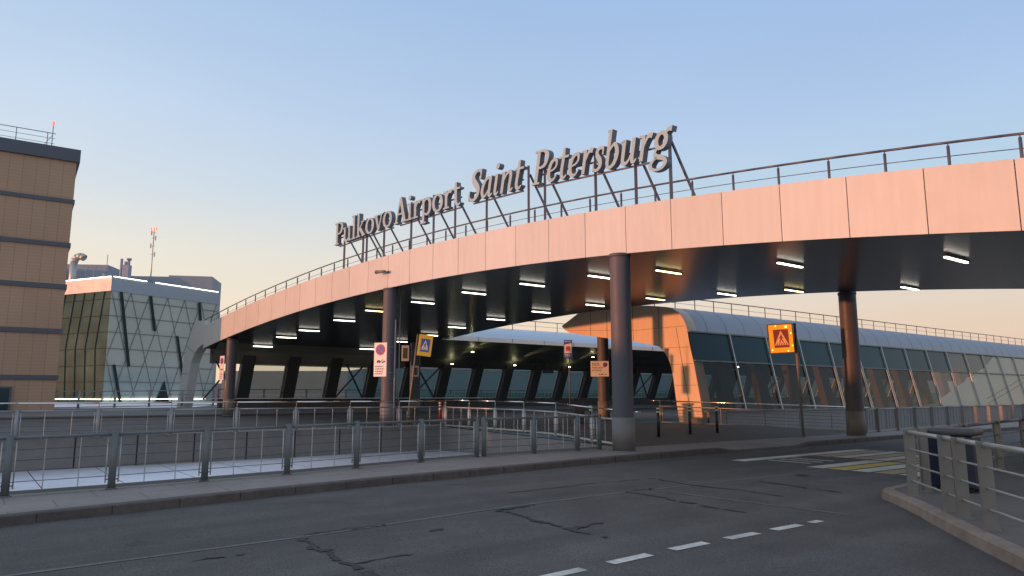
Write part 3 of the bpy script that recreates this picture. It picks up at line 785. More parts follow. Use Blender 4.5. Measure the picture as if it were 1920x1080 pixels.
# ------------------------------------------------------------------ sign letters
def cr_spline(pts, n=6):
    out = []
    P = [pts[0]] + list(pts) + [pts[-1]]
    for i in range(1, len(P) - 2):
        p0, p1, p2, p3 = P[i - 1], P[i], P[i + 1], P[i + 2]
        for k in range(n):
            t = k / n
            out.append(tuple(.5 * ((2 * b) + (-a + c) * t + (2 * a - 5 * b + 4 * c - d) * t * t + (-a + 3 * b - 3 * c + d) * t ** 3) for a, b, c, d in zip(p0, p1, p2, p3)))
    out.append(tuple(pts[-1])); return out
def St(*pts): return ('s', pts)          # smooth stroke of (x, y, width)
def Ln(*pts): return ('l', pts)
def Rc(x0, y0, x1, y1): return ('r', (x0, y0, x1, y1))
def Ring(cx, cy, rx, ry, ws, wt): return ('o', (cx, cy, rx, ry, ws, wt))
X = .66
GL = {
 'P': (.68, [Rc(.12, 0, .27, 1), Rc(.02, .94, .3, 1), Rc(.02, 0, .38, .06), St((.22, .965, .07), (.42, .965, .08), (.60, .86, .14), (.62, .72, .16), (.55, .55, .13), (.40, .48, .08), (.24, .48, .07))]),
 'u': (.72, [Rc(.10, .2, .23, X), St((.165, .3, .13), (.17, .16, .13), (.26, .05, .12), (.38, .05, .09), (.48, .14, .06)), Rc(.47, 0, .60, X), Rc(.02, .60, .2, X), Rc(.38, .60, .5, X), Rc(.58, 0, .70, .055)]),
 'l': (.36, [Rc(.10, 0, .24, 1.04), Rc(.01, .98, .12, 1.04), Rc(.01, 0, .33, .06)]),
 'k': (.72, [Rc(.10, 0, .24, 1.04), Rc(.01, .98, .12, 1.04), Rc(.01, 0, .33, .06), Ln((.24, .30, .07), (.52, .62, .07)), Ln((.30, .38, .15), (.60, .02, .15)), Rc(.40, .60, .64, X), Rc(.46, 0, .72, .06)]),
 'o': (.66, [Ring(.32, .325, .245, .30, .15, .07)]),
 'v': (.62, [Ln((.13, .62, .15), (.32, .01, .13)), Ln((.52, .62, .07), (.34, .01, .07)), Rc(-.01, .60, .27, X), Rc(.40, .60, .62, X)]),
 'A': (.84, [Ln((.11, .03, .08), (.38, .98, .09)), Ln((.38, 1.0, .16), (.67, .03, .17)), Rc(.19, .32, .58, .39), Rc(-.03, 0, .26, .06), Rc(.50, 0, .84, .06)]),
 'i': (.36, [Rc(.10, 0, .24, X), Rc(.01, .60, .12, X), Rc(.01, 0, .33, .06), Ring(.17, .87, .045, .045, .09, .09)]),
 'r': (.52, [Rc(.10, 0, .24, X), Rc(.01, .60, .12, X), Rc(.01, 0, .35, .06), St((.22, .42, .06), (.30, .58, .10), (.42, .61, .13), (.50, .58, .15))]),
 'p': (.72, [Rc(.10, -.30, .24, X), Rc(.01, .60, .12, X), Rc(.01, -.30, .34, -.24), St((.22, .52, .07), (.36, .62, .09), (.52, .57, .13), (.60, .36, .16), (.55, .12, .14), (.40, .02, .09), (.22, .08, .07))]),
 't': (.46, [St((.20, .86, .10), (.20, .6, .14), (.20, .2, .14), (.26, .06, .12), (.36, .03, .08), (.45, .08, .05)), Rc(.02, .59, .44, X)]),
 # italics (sheared when built)
 'S': (.62, [St((.55, .72, .05), (.54, .86, .07), (.44, .95, .09), (.30, .95, .11), (.17, .84, .15), (.19, .68, .17), (.34, .52, .19), (.47, .38, .18), (.50, .20, .15), (.40, .06, .11), (.26, .03, .09), (.12, .08, .08), (.05, .20, .07), (.05, .30, .06)), Rc(.51, .66, .58, .98), Rc(.02, .04, .09, .34)]),
 'a': (.62, [St((.46, .55, .07), (.36, .62, .09), (.22, .57, .12), (.12, .38, .14), (.11, .2, .14), (.20, .05, .11), (.32, .09, .08), (.44, .26, .06)), Ln((.47, X, .13), (.47, .14, .13)), St((.47, .2, .13), (.49, .08, .12), (.55, .03, .08), (.64, .10, .05))]),
 'I': (.36, [Ln((.15, X, .13), (.15, .14, .13)), St((.15, .2, .13), (.17, .07, .12), (.24, .03, .08), (.32, .10, .05)), Rc(.04, .60, .15, X), Ring(.15, .90, .045, .045, .09, .09)]),
 'n': (.66, [Rc(.08, 0, .21, X), Rc(0, .60, .1, X), St((.18, .38, .06), (.28, .55, .08), (.40, .62, .11), (.49, .55, .13), (.50, .35, .13), (.49, .15, .13), (.53, .05, .11), (.60, .04, .07), (.66, .10, .05))]),
 'T': (.44, [St((.18, .88, .10), (.18, .6, .13), (.16, .2, .13), (.21, .06, .12), (.30, .03, .08), (.40, .10, .05)), Rc(.0, .59, .42, X)]),
 'e': (.54, [St((.13, .30, .06), (.30, .33, .06), (.42, .42, .08), (.42, .56, .10), (.32, .62, .10), (.18, .54, .13), (.10, .34, .15), (.13, .13, .14), (.25, .03, .10), (.38, .06, .07), (.48, .17, .05))]),
 'R': (.52, [Rc(.10, 0, .23, X), Rc(0, .60, .12, X), St((.21, .36, .06), (.30, .56, .09), (.40, .62, .13), (.49, .60, .14))]),
 's': (.48, [St((.40, .48, .05), (.38, .58, .07), (.28, .62, .09), (.16, .55, .12), (.18, .42, .14), (.30, .29, .15), (.34, .14, .13), (.25, .04, .09), (.12, .04, .07), (.06, .14, .06)), Rc(.37, .42, .43, .64), Rc(.03, .02, .09, .22)]),
 'b': (.62, [Ln((.14, 1.04, .13), (.14, .14, .13)), Rc(.03, .98, .14, 1.04), St((.14, .2, .13), (.18, .06, .10), (.30, .03, .09), (.44, .14, .13), (.50, .36, .15), (.43, .57, .12), (.32, .62, .09), (.18, .46, .06))]),
 'U': (.68, [Ln((.13, X, .13), (.13, .2, .13)), St((.13, .25, .13), (.15, .08, .12), (.26, .03, .10), (.38, .12, .07), (.47, .30, .06)), Ln((.49, X, .13), (.49, .14, .13)), St((.49, .2, .13), (.51, .07, .12), (.58, .03, .08), (.66, .10, .05)), Rc(.0, .60, .12, X)]),
 'g': (.66, [Ring(.30, .42, .17, .19, .14, .09), St((.20, .24, .06), (.13, .14, .09), (.18, .04, .13), (.36, -.02, .14), (.50, -.10, .13), (.54, -.24, .12), (.44, -.38, .10), (.25, -.42, .09), (.08, -.36, .11), (.02, -.22, .12), (.10, -.08, .09), (.22, .02, .07)), St((.42, .56, .07), (.52, .66, .10), (.64, .66, .14))]),
}
SIGN_DS = .06
def sign_pt(u, v, w, shear=0.):
    "u arc length along the fascia (m), v height above the canopy parapet, w depth backwards"
    q = 47.8 - (u) * .9953; base = zs(q) + HF
    return W(sF(q) + SIGN_DS + w, q, base + v)
sign = thing('rooftop_sign', 'raised grey letters reading Pulkovo Airport Saint Petersburg on a steel frame on the canopy', 'sign', sign_pt(25, 0, 0))
# panel index n -> arc length
XS = [398.7, 418.7, 438, 461, 483.7, 508, 534, 561.7, 590.5, 621.7, 653.7, 689.5, 727.5, 767.8, 811.4, 859.2, 910.2, 966.4, 1028.4, 1096, 1172, 1257, 1354]
words = [('Pulkovo', 14.85, 19.95, 1.10, 0., 'Pulkovo'), ('Airport', 20.15, 24.80, 1.12, 0., 'Airport'), ('SaInT', 25.25, 28.40, 1.20, .22, 'Saint'), ('PeTeRsbURg', 28.85, 34.75, 1.20, .22, 'Petersburg')]
def glyph_mesh(ch, u0, v0, H, sx, shear, word_u):
    b = MB(); adv, strokes = GL[ch]; DEP = .20
    # baseline rides on a straight line for the word
    def P(x, y, w):
        if ch == 'g' and y < 0: y *= .72
        u = u0 + (x + shear * y) * sx * H
        q = 47.8 - u * .9953
        return W(sF(q) + SIGN_DS + w, q, v0(u) + y * H)
    for k, (kind, d) in enumerate(strokes):
        w0 = -k * .0025; w1 = DEP + k * .0015
        outl = []
        if kind == 'r':
            x0, y0, x1, y1 = d; L = [(x0, y0), (x0, y1)]; Rr = [(x1, y0), (x1, y1)]; closed = False
        elif kind == 'o':
            cx, cy, rx, ry, ws, wt = d; L, Rr = [], []; N = 28
            for i in range(N + 1):
                a = 2 * math.pi * i / N; wd = lin(wt, ws, abs(math.cos(a))) / 2
                L.append((cx + (rx + wd) * math.cos(a), cy + (ry + wd) * math.sin(a))); Rr.append((cx + max(0, rx - wd) * math.cos(a), cy + max(0, ry - wd) * math.sin(a)))
            closed = True
        else:
            pts = cr_spline(d, 6) if kind == 's' else list(d)
            L, Rr = [], []; closed = False
            for i, (x, y, wd) in enumerate(pts):
                a = pts[max(0, i - 1)]; c = pts[min(len(pts) - 1, i + 1)]; dx, dy = c[0] - a[0], c[1] - a[1]; ln_ = math.hypot(dx, dy) or 1
                nx, ny = -dy / ln_, dx / ln_
                L.append((x + nx * wd / 2, y + ny * wd / 2)); Rr.append((x - nx * wd / 2, y - ny * wd / 2))
        LF, RF = [P(x, y, w0) for x, y in L], [P(x, y, w0) for x, y in Rr]
        LB, RB = [P(x, y, w1) for x, y in L], [P(x, y, w1) for x, y in Rr]
        b.loft([LF, RF], mi=0); b.loft([LB, RB], mi=1); b.loft([LF, LB], mi=1); b.loft([RF, RB], mi=1)
        if not closed:
            for e in (0, -1): b.quad(LF[e], RF[e], RB[e], LB[e], mi=1)
    return b
bases = []
for wi, (txt, ua, ub, H, sh, _) in enumerate(words):
    tot = sum(GL[c][0] for c in txt) * H; sx = (ub - ua - (sh * .3)) / tot
    qa, qb = 47.8 - ua * .9953, 47.8 - ub * .9953
    za, zb = zs(qa) + HF + 1.33, zs(qb) + HF + 1.33
    v0 = (lambda u, ua=ua, ub=ub, za=za, zb=zb: lin(za, zb, (u - ua) / (ub - ua)))
    bases.append((ua, ub, v0))
    u = ua
    for c in txt:
        m = glyph_mesh(c, u, v0, H, sx, sh, ua)
        m.build('letter', [M['letter'], M['letter_side']], sign)
        u += GL[c][0] * H * sx
def upt(u, z, w):
    q = 47.8 - u * .9953; return W(sF(q) + SIGN_DS + w, q, z)
def topz(u):
    q = 47.8 - u * .9953; return zs(q) + HF
b = MB()
for ua, ub, v0 in bases:
    for zz in (.0, .42):
        b.beam(upt(ua + .05, v0(ua) + zz - .02, .26), upt(ub - .25, v0(ub - .25) + zz - .02, .26), .05, .05)
b.build('support_rail', M['rail_blue'], sign)
def x2u(x):
    for i in range(len(XS) - 1):
        if x <= XS[i + 1]: return (i + (x - XS[i]) / (XS[i + 1] - XS[i])) * 1.653
    return 35
for x in (632, 667, 674, 707, 758, 800, 841, 900, 979, 1010, 1105, 1181, 1247):
    u = x2u(x); zb = min([v0(u) for ua, ub, v0 in bases if ua - .6 <= u <= ub + .6] or [topz(u) + 1.2])
    b = MB(); b.beam(upt(u, topz(u) - .3, .24), upt(u, zb + .85, .24), .085, .085, up=(1, 0, 0)); b.build('post', M['rail_blue'], sign)
    b = MB(); b.beam(upt(u, zb + .55, .30), upt(u, topz(u) - .35, 1.75), .06, .06); b.build('brace', M['rail_blue'], sign)

# ------------------------------------------------------------------ second arch and glazed gallery on the right
gal = thing('glazed_gallery', 'glazed terminal gallery with rounded metal roof and sun-warmed orange end arch', 'building', W(28, 25, 0))
outer2 = [(31.49, 5.59), (30.86, 5.89), (30.24, 6.20), (28.39, 6.32), (26.55, 6.3), (25.3, 6.2), (24.28, 6.04), (23.87, 5.93), (23.47, 5.66), (23.21, 5.29), (23.07, 4.94), (22.92, 3.99), (22.75, 3.23), (22.44, 1.42), (22.34, .2)]
inner2 = [(31.49, 5.55), (31.2, 5.30), (30.91, 5.15), (29.5, 4.90), (28.12, 4.68), (26.36, 4.41), (25.11, 4.15), (24.73, 4.05), (24.46, 3.82), (24.25, 3.52), (24.08, 3.12), (23.95, 2.5), (23.88, 1.9), (23.8, 1.2), (23.66, .2)]
sF2 = lambda q: 30.2 - .095 * q + .02
leg_mesh(outer2, inner2, sF2, .7).build('end_arch', M['alu_sunlit'], gal)
b = MB()
JL = [((23.1, 5.0), (26.2, 4.98)), ((26.2, 4.98), (31.0, 5.3)), ((22.95, 3.95), (24.55, 3.98)), ((22.78, 3.15), (24.05, 3.12)), ((22.6, 2.1), (23.9, 2.1)), ((23.68, 4.95), (22.95, .45)), ((24.73, 4.05), (24.73, 6.1)), ((26.36, 4.42), (26.36, 6.28)), ((28.12, 4.7), (28.12, 6.36)), ((29.3, 4.9), (29.3, 6.3))]
for (qa, za), (qc, zc) in JL:
    b.beam(W(sF2(qa) - .004, qa, za), W(sF2(qc) - .004, qc, zc), .012, .022, up=W(-1, 0, 0))
b.build('arch_joints', M['joint'], gal)
b = MB(); b.beam(W(sF2(23.0) - .03, 22.95, .1), W(sF2(23.0) - .03, 22.2, .1), .5, .9); 
b.build('plinth_block', M['concrete'], gal)
SE = 125.0
prof = [(31.49, 5.62), (30.86, 5.92), (30.2, 6.22), (28.4, 6.34), (26.5, 6.31), (25.3, 6.21), (24.3, 6.05), (23.87, 5.92), (23.47, 5.64), (23.2, 5.27), (23.05, 4.72)]
def gp(q, z, s): return W(s, q, z)
NB = 31; S0 = 28.05
b = MB(); rows = []
for k in range(NB * 2 + 1):
    s = S0 + .06 + k * 1.575
    rows.append([gp(q + .03, z, max(s, sF2(q) + .08)) for q, z in prof])
b.loft(rows, smooth=True); b.build('metal_roof', M['gallery_roof'], gal)
b = MB()
for k in range(1, NB * 2):
    s = S0 + .06 + k * 1.575
    b = MB()
    for (qa, za), (qc, zc) in zip(prof[4:], prof[5:]):
        b.beam(gp(qa + .02, za + .004, s), gp(qc + .02, zc + .004, s), .012, .008)
    b.build('roof_seam', M['gallery_roof'], gal)
def wq(z): return 23.0 - (4.72 - z) * .21
b = MB(); b.beam(W(S0, wq(4.72) - .02, 4.72), W(SE, wq(4.72) - .02, 4.72), .12, .07); b.beam(W(S0, wq(3.28) - .03, 3.28), W(SE, wq(3.28) - .03, 3.28), .08, .07); b.beam(W(S0, wq(.88) - .05, .86), W(SE, wq(.88) - .05, .86), .16, .06)
b.build('transoms', M['mullion'], gal)
b = MB(); b.prism([W(S0 + .3, wq(.83) - .02, .83), W(SE, wq(.83) - .02, .83), W(SE, wq(.83) - .02, -.72), W(S0 + .3, wq(.83) - .02, -.72)], W(0, .35, 0)); b.build('base_wall', M['concrete'], gal)
b = MB()
for k in range(NB):
    s = S0 + 3.15 * k + 1.6; b.box(W(s, wq(.83) - .025, .05), (.02, .012, 1.45), rz=math.atan2(.6, .8))
b.build('base_wall_joints', M['joint'], gal)
for k in range(NB):
    s0, s1 = S0 + 3.15 * k, S0 + 3.15 * (k + 1)
    b = MB(); b.quad(W(s0, wq(3.3), 3.3), W(s1, wq(3.3), 3.3), W(s1, wq(4.7), 4.7), W(s0, wq(4.7), 4.7)); b.build('spandrel_pane', M['teal_glass'] if s1 < 58 else M['clear'], gal, fix=False)
    b = MB(); b.quad(W(s0, wq(.88), .88), W(s1, wq(.88), .88), W(s1, wq(3.26), 3.26), W(s0, wq(3.26), 3.26)); b.build('window_pane', M['glass'] if s0 < 52 else M['clear'], gal, fix=False)
    b = MB(); b.beam(W(s1, wq(4.72) - .05, 4.72), W(s1, wq(.88) - .05, .88), .07, .10, up=W(0, -1, 0)); b.build('mullion', M['steel_pale'], gal)
    # leaning pier just inside each mullion
    b = MB(); sp = s1 - .62
    P0, P1 = W(sp, wq(4.4) + .55, 4.4), W(sp, wq(.3) + .55, .3)
    b.beam(P0, P1, .85, .38, up=W(0, -1, .2)); b.build('inner_pier', M['sunlit_pier'], gal)
crv = [(49.4, .9), (51.2, .95), (52.9, 1.1), (55.5, 1.84), (59.4, 2.83), (63, 3.75), (64.6, 4.3), (65.5, 4.66), (SE, 4.66)]
b = MB(); b.loft([[W(x, wq(.85) + .16, .85) for x, _ in crv], [W(x, wq(z) + .16, z) for x, z in crv]])  # added wall in the shape of the pale reflection in the end panes
b.build('reflection_wall', new_mat('pale_reflection_wall', (.62, .61, .56), .8, noise=.05, scale=.8), gal)
b = MB()
for (xa, za), (xc, zc) in (((61.5, 1.0), (75, 3.6)), ((61.5, 1.35), (75, 3.95))): b.beam(W(xa, wq(za) + .13, za), W(xc, wq(zc) + .13, zc), .04, .05)  # added bars for the dark lines within that reflection
b.build('reflection_lines', M['mullion'], gal)
# inner wall behind the spandrel so the upper band is closed
b = MB(); b.quad(W(S0 + .8, wq(4.7) + .30, 4.75), W(SE, wq(4.7) + .30, 4.75), W(SE, wq(3.3) + .30, 3.35), W(S0 + .8, wq(3.3) + .30, 3.35)); b.build('lining', M['lining'], gal)
b = MB(); b.quad(W(S0 + .75, 23.6, 5.2), W(SE, 23.6, 5.2), W(SE, 31.3, 5.5), W(S0 + .75, 31.3, 5.5)); b.build('ceiling', M['lining'], gal)
# railing on its roof
gr = thing('roof_railing', 'thin railing on the rounded metal roof of the glazed gallery', 'railing', W(28, 25, 6))
for k in range(0, 62):
    s = 26.5 + k * 1.62 if k else 26.6
    b = MB(); b.tube(W(s, 25.2, 6.1), W(s, 25.2, 6.78), .026, 6); b.build('post', M['rail_blue'], gr)
b = MB(); b.tube(W(26.5, 25.2, 6.8), W(125, 25.2, 6.8), .028, 8); b.build('top_rail', M['rail_blue'], gr)
b = MB(); b.tube(W(26.5, 25.2, 6.48), W(125, 25.2, 6.48), .010, 6); b.build('wire', M['rail_blue'], gr)

# ------------------------------------------------------------------ far wall of leaning piers with narrow roof
far = thing('pier_gallery', 'far gallery wall of leaning black piers with a narrow pale metal roof', 'building', W(14, 49, 0))
def pq(z): return 49.75 - (z - 1.3) * .42
ps = [14.7 + 3.06 * k for k in range(0, 32)]
for s in ps:
    b = MB(); top = 4.9 if s < 25 else 4.3
    b.beam(W(s, pq(1.3), 1.3), W(s, pq(top), top), .80, .55, up=W(0, -1, 0)); b.build('pier', M['pier'], far)
for k in (0, 3, 5, 13, 20):
    s0 = 12.3 if k == 0 else ps[k - 1] + .4 if k != 3 else ps[2] + .4
    s1 = (ps[0] if k == 0 else ps[k]) - .4
    lo, hi = 1.35, 3.9 if k > 4 else 4.4
    b = MB(); 
    b.beam(W(s0, pq(lo), lo), W(s1, pq(hi), hi), .10, .10, up=W(0, -1, 0)); b.beam(W(s0, pq(hi) - .03, hi), W(s1, pq(lo) - .03, lo), .10, .10, up=W(0, -1, 0)); b.build('cross_brace', M['pier'], far)
b = MB(); rows = []
for s in srange(12.4, 26.3, 3.5): rows.append([W(s, 47.0, zs(47.0) + .02), W(s, 48.0, 4.45), W(s, 48.75, 3.66), W(s, 49.1, 3.66), W(s, 49.1, 6.0)])
b.loft(rows); b.build('lintel', new_mat('olive_lintel', (.19, .195, .17), .6, noise=.08, scale=1), far)
b = MB(); rows = []
for s in srange(25.75, 125, 3.3): rows.append([W(s, 42.25, 5.40), W(s, 45.4, 4.95), W(s, 48.0, 4.4), W(s, 48.7, 3.76), W(s, 49.1, 3.76), W(s, 49.1, 6.0)])
b.loft(rows); b.build('dark_soffit', M['lining'], far)
b = MB(); rows = []
for k in range(0, 34):
    s = 25.7 + k * 3.0; rows.append([W(s, 42.2, 5.40), W(s, 42.2, 5.70)])
b.loft(rows); b.build('roof_edge', M['alu_roof'], far)
b = MB()
for k in range(1, 33): b.box(W(25.7 + k * 3.0, 42.19, 5.55), (.02, .012, .30), rz=math.atan2(.6, .8))
b.build('roof_edge_joints', M['joint'], far)
b = MB(); rows = []
for k in range(0, 34):
    s = 25.7 + k * 3.0; rows.append([W(s, 42.2, 5.70), W(s, 42.7, 6.02), W(s, 43.5, 6.35), W(s, 44.5, 6.62), W(s, 46, 6.86), W(s, 49.3, 6.95)])
b.loft(rows, smooth=True); b.build('metal_roof', M['alu_roof'], far)
for k, (s0, s1) in enumerate(zip(ps, ps[1:])):
    a, c = s0 + .45, s1 - .45
    b = MB()
    z0, z1 = 1.42, 3.62; qo = .15
    b.quad(W(a, pq(z0) + qo, z0), W(c, pq(z0) + qo, z0), W(c, pq(z1) + qo, z1), W(a, pq(z1) + qo, z1)); pn = b.build('window_pane', M['pane'], far, fix=False)
    b = MB(); P = [W(a, pq(z0) + qo, z0), W(c, pq(z0) + qo, z0), W(c, pq(z1) + qo, z1), W(a, pq(z1) + qo, z1)]
    for i in range(4): b.beam(P[i], P[(i + 1) % 4], .06, .06)
    b.build('frame', M['steel_pale'], pn)
b = MB(); b.beam(W(12.6, 49.55, 1.40), W(34.0, 49.55, 1.40), .35, .05); b.build('sill_capping', M['alu_sheet'], far)
fr_ = thing('roof_railing', 'thin railing on the narrow pale roof under the canopy edge', 'railing', W(30, 46, 6.8))
for k in range(14):
    s = 27.5 + k * 2.35; b = MB(); b.tube(W(s, 46, 6.8), W(s, 46, 7.6), .03, 6); b.build('post', M['rail_blue'], fr_)
b = MB(); b.tube(W(27.5, 46, 7.6), W(58, 46, 7.6), .03, 6); b.tube(W(27.5, 46, 7.2), W(58, 46, 7.2), .012, 6); b.build('top_rail', M['rail_blue'], fr_)
# uplights
def uplight(s, q, z, label, tilt=0.):
    t = thing('wall_uplight', label, 'lamp', W(s, q, z), 'yellow uplights in the pier gallery')
    b = MB(); b.tube(W(s, q, z - .16), W(s, q, z), .09, 12, r2=.11); b.box(W(s, q + .12, z - .1), (.06, .2, .05), rz=math.atan2(.6, .8)); b.build('housing', M['housing'], t)
    b = MB(); b.tube(W(s, q, z + .0), W(s, q, z + .03), .095, 12); b.build('lens', M['spotlens'], t)
    ld = bpy.data.lights.new('uplight_lamp', 'SPOT'); ld.energy = 300; ld.color = (1, .86, .35); ld.spot_size = R(22); ld.spot_blend = .6; ld.shadow_soft_size = .05
    lo = bpy.data.objects.new('uplight_lamp', ld); COL.objects.link(lo); lo.location = W(s, q - .10, z + .06); lo.rotation_euler = W(0, -1, .30).to_track_quat('-Z', 'Y').to_euler()
    lo.parent = t; lo.matrix_parent_inverse = t.matrix_basis.inverted()
for i, (s, q, z, lb) in enumerate([(30.0, 47.75, 4.0, 'yellow uplight with tall glow left of the bus stop sign, leftmost of the row'), (36.1, 47.75, 4.05, 'yellow uplight with tall glow midway along the dark soffit'), (42.1, 47.75, 4.05, 'yellow uplight just below the blue bus stop sign'),
                                   (29.6, 44.3, 4.75, 'small double yellow lamp near the left tip of the narrow roof'), (41.7, 44.3, 4.75, 'small double yellow lamp left of the orange notice column'),
                                   (29.9, 24.0, 3.1, 'yellow lamp behind the first window of the glazed gallery'), (33.2, 24.0, 3.1, 'yellow lamp behind the second window of the glazed gallery')]):
    uplight(s, q, z, lb)

# ------------------------------------------------------------------ brown cassette building on the left
bx, by = -26.35, 42.0
dv = Vector((-.825, -.565, 0)).normalized(); nv = Vector((-.565, .825, 0)).normalized()
brown = thing('brown_building', 'tall brown panelled building with dark horizontal bands at the left edge', 'building', (bx, by, 0))
LB, DB = 4.7, 16.0
ang = math.atan2(-dv.y, -dv.x)
def bb(name, mat, x0, x1, y0, y1, z0, z1, **k):
    b = MB(); b.box(((x0 + x1) / 2, (y0 + y1) / 2, (z0 + z1) / 2), (x1 - x0, y1 - y0, z1 - z0))
    o = b.build(name, mat, None, **k); o.parent = brown; return o
brown.rotation_euler = (0, 0, ang)
bb('wall', M['tiles'], -LB, 0, 0, DB, -6, 15.75)
for z0, z1 in ((12.99, 13.22), (10.31, 10.57), (7.80, 8.08), (5.17, 5.45), (2.50, 2.76)):
    bb('band', M['dark_band'], -LB, .08, -.08, DB, z0, z1)
bb('parapet', M['dark_band'], -LB, .16, -.16, DB, 15.55, 16.32)
b = MB(); b.box((-3.35, -.06, 1.35), (2.5, .10, 1.5)); w_ = b.build('window', M['dark_band'], None); w_.parent = brown
b = MB(); b.box((-3.35, -.115, 1.35), (2.3, .01, 1.3)); p_ = b.build('pane', M['teal_glass'], None); p_.parent = w_
rb = thing('roof_railing', 'thin grey railing on the roof of the brown building', 'railing', (bx, by, 16.3)); rb.rotation_euler = (0, 0, ang)
for x in [-1.6 - 1.55 * k for k in range(0, 3)]:
    b = MB(); b.tube((x, .6, 0), (x, .6, 1.0), .025, 6); o = b.build('post', M['equip'], None); o.parent = rb
b = MB(); b.tube((-4.6, .6, 1.0), (-1.2, .6, 1.0), .025, 6); b.tube((-4.6, .6, .68), (-1.2, .6, .68), .014, 6); b.tube((-4.6, .6, .36), (-1.2, .6, .36), .014, 6); o = b.build('rails', M['equip'], None); o.parent = rb
ol = thing('obstruction_light', 'small red light on a thin pole at the corner of the brown roof', 'lamp', (bx, by, 16.3)); ol.rotation_euler = (0, 0, ang)
b = MB(); b.tube((-1.35, .6, 0), (-1.35, .6, 1.55), .025, 6); b.tube((-1.9, .9, 0), (-1.35, .6, .9), .015, 6); b.tube((-1.35, 1.2, 0), (-1.35, .6, .9), .015, 6); o = b.build('pole', M['equip'], None); o.parent = ol
b = MB(); b.tube((-1.35, .6, 1.55), (-1.35, .6, 1.75), .07, 10); o = b.build('red_lamp', M['red_lamp'], None); o.parent = ol

# ------------------------------------------------------------------ glass office building
gx, gy = -47.8, 85.0
rdir = Vector((.48, .877, 0)).normalized(); ldir = Vector((-.909, .417, 0)).normalized()
gb = thing('glass_building', 'glass office building with diagonal lattice facade and pale grey top band', 'building', (gx, gy, 0))
C0 = Vector((gx, gy, 0)); LR, LL = 15.07, 22.0
def gpt(face, u, z, o=0.):
    d = rdir if face == 'r' else ldir; n = Vector((d.y, -d.x, 0)) if face == 'r' else Vector((-d.y, d.x, 0))
    p = C0 + d * u + n * o; return Vector((p.x, p.y, z))
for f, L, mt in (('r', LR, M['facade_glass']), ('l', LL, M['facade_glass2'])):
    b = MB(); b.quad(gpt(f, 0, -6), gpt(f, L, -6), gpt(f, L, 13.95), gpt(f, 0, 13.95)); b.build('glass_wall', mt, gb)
    b = MB(); b.prism([gpt(f, -.05, 13.95, .1), gpt(f, L, 13.95, .1), gpt(f, L, 15.63, .1), gpt(f, -.05, 15.63, .1)], gpt(f, 0, 0, -.6) - gpt(f, 0, 0, .1)); b.build('top_band', M['grey_clad'], gb)
b = MB(); b.quad(gpt('r', LR, -6), gpt('r', LR, 15.6), gpt('r', LR, 15.6) + ldir * LL, gpt('r', LR, -6) + ldir * LL); b.build('side_wall', M['grey_clad'], gb)
b = MB(); b.quad(C0 + Vector((0, 0, 15.3)), C0 + rdir * LR + Vector((0, 0, 15.3)), C0 + rdir * LR + ldir * LL + Vector((0, 0, 15.3)), C0 + ldir * LL + Vector((0, 0, 15.3))); b.build('roof', M['equip'], gb)
ZL = [13.0, 11.0, 9.05, 7.1, 5.1, 3.2]
b = MB()
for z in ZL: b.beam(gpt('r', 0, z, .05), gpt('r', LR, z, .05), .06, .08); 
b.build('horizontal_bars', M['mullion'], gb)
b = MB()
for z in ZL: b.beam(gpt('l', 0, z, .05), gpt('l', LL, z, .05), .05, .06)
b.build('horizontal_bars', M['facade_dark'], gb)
b = MB(); pit = 2.5
for k in range(-6, 14):
    for sgn in (1, -1):
        u0 = k * pit * .5 * 2; 
        u1 = u0 + sgn * 4.2 * 1.0
        # clip to the facade
        za, zc = 14.0, 0.5
        A, Bv = (u0, za), (u1, zc)
        def clip(A, Bv):
            (x0, y0), (x1, y1) = A, Bv; t0, t1 = 0., 1.; dx = x1 - x0
            if abs(dx) < 1e-6: return (A, Bv) if 0 <= x0 <= LR else None
            ta, tb = (0 - x0) / dx, (LR - x0) / dx
            lo, hi = min(ta, tb), max(ta, tb); t0, t1 = max(t0, lo), min(t1, hi)
            if t0 >= t1: return None
            return ((x0 + dx * t0, y0 + (y1 - y0) * t0), (x0 + dx * t1, y0 + (y1 - y0) * t1))
        c = clip(A, Bv)
        if c: b.beam(gpt('r', c[0][0], c[0][1], .06), gpt('r', c[1][0], c[1][1], .06), .04, .05, up=(0, 1, 0))
b.build('lattice', M['mullion'], gb)
b = MB()
for k in range(12):
    u = 1.1 + k * 1.8
    b.beam(gpt('l', u, 14.0, .06), gpt('l', u + .9, 7.2, .06), .05, .08, up=(0, 1, 0)); b.beam(gpt('l', u + .9, 7.2, .06), gpt('l', u + .3, 1.2, .06), .05, .08, up=(0, 1, 0))
b.build('lattice', M['facade_dark'], gb)
for (u0, z0, u1, z1) in ((1.2, 13.95, 2.9, 5.05), (5.1, 13.9, 5.95, 9.6), (12.2, 13.9, 12.75, 10.4), (9.2, 9.2, 10.9, 2.0), (1.0, 5.2, 2.2, .6)):
    b = MB(); b.beam(gpt('r', u0, z0, .12), gpt('r', u1, z1, .12), .12, .42, up=(0, 1, 0)); b.build('dark_bar', M['facade_dark'], gb)
b = MB(); b.prism([gpt('r', 7.8, 3.4, .08), gpt('r', 8.7, .6, .08), gpt('r', 6.6, .6, .08)], gpt('r', 0, 0, .14) - gpt('r', 0, 0, .08)); b.build('dark_panel', M['facade_dark'], gb)
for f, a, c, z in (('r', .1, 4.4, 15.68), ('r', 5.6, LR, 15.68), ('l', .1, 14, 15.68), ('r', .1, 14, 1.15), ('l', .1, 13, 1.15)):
    b = MB(); b.beam(gpt(f, a, z, .12), gpt(f, c, z, .12), .08, .085); b.build('light_strip', M['led'], gb)
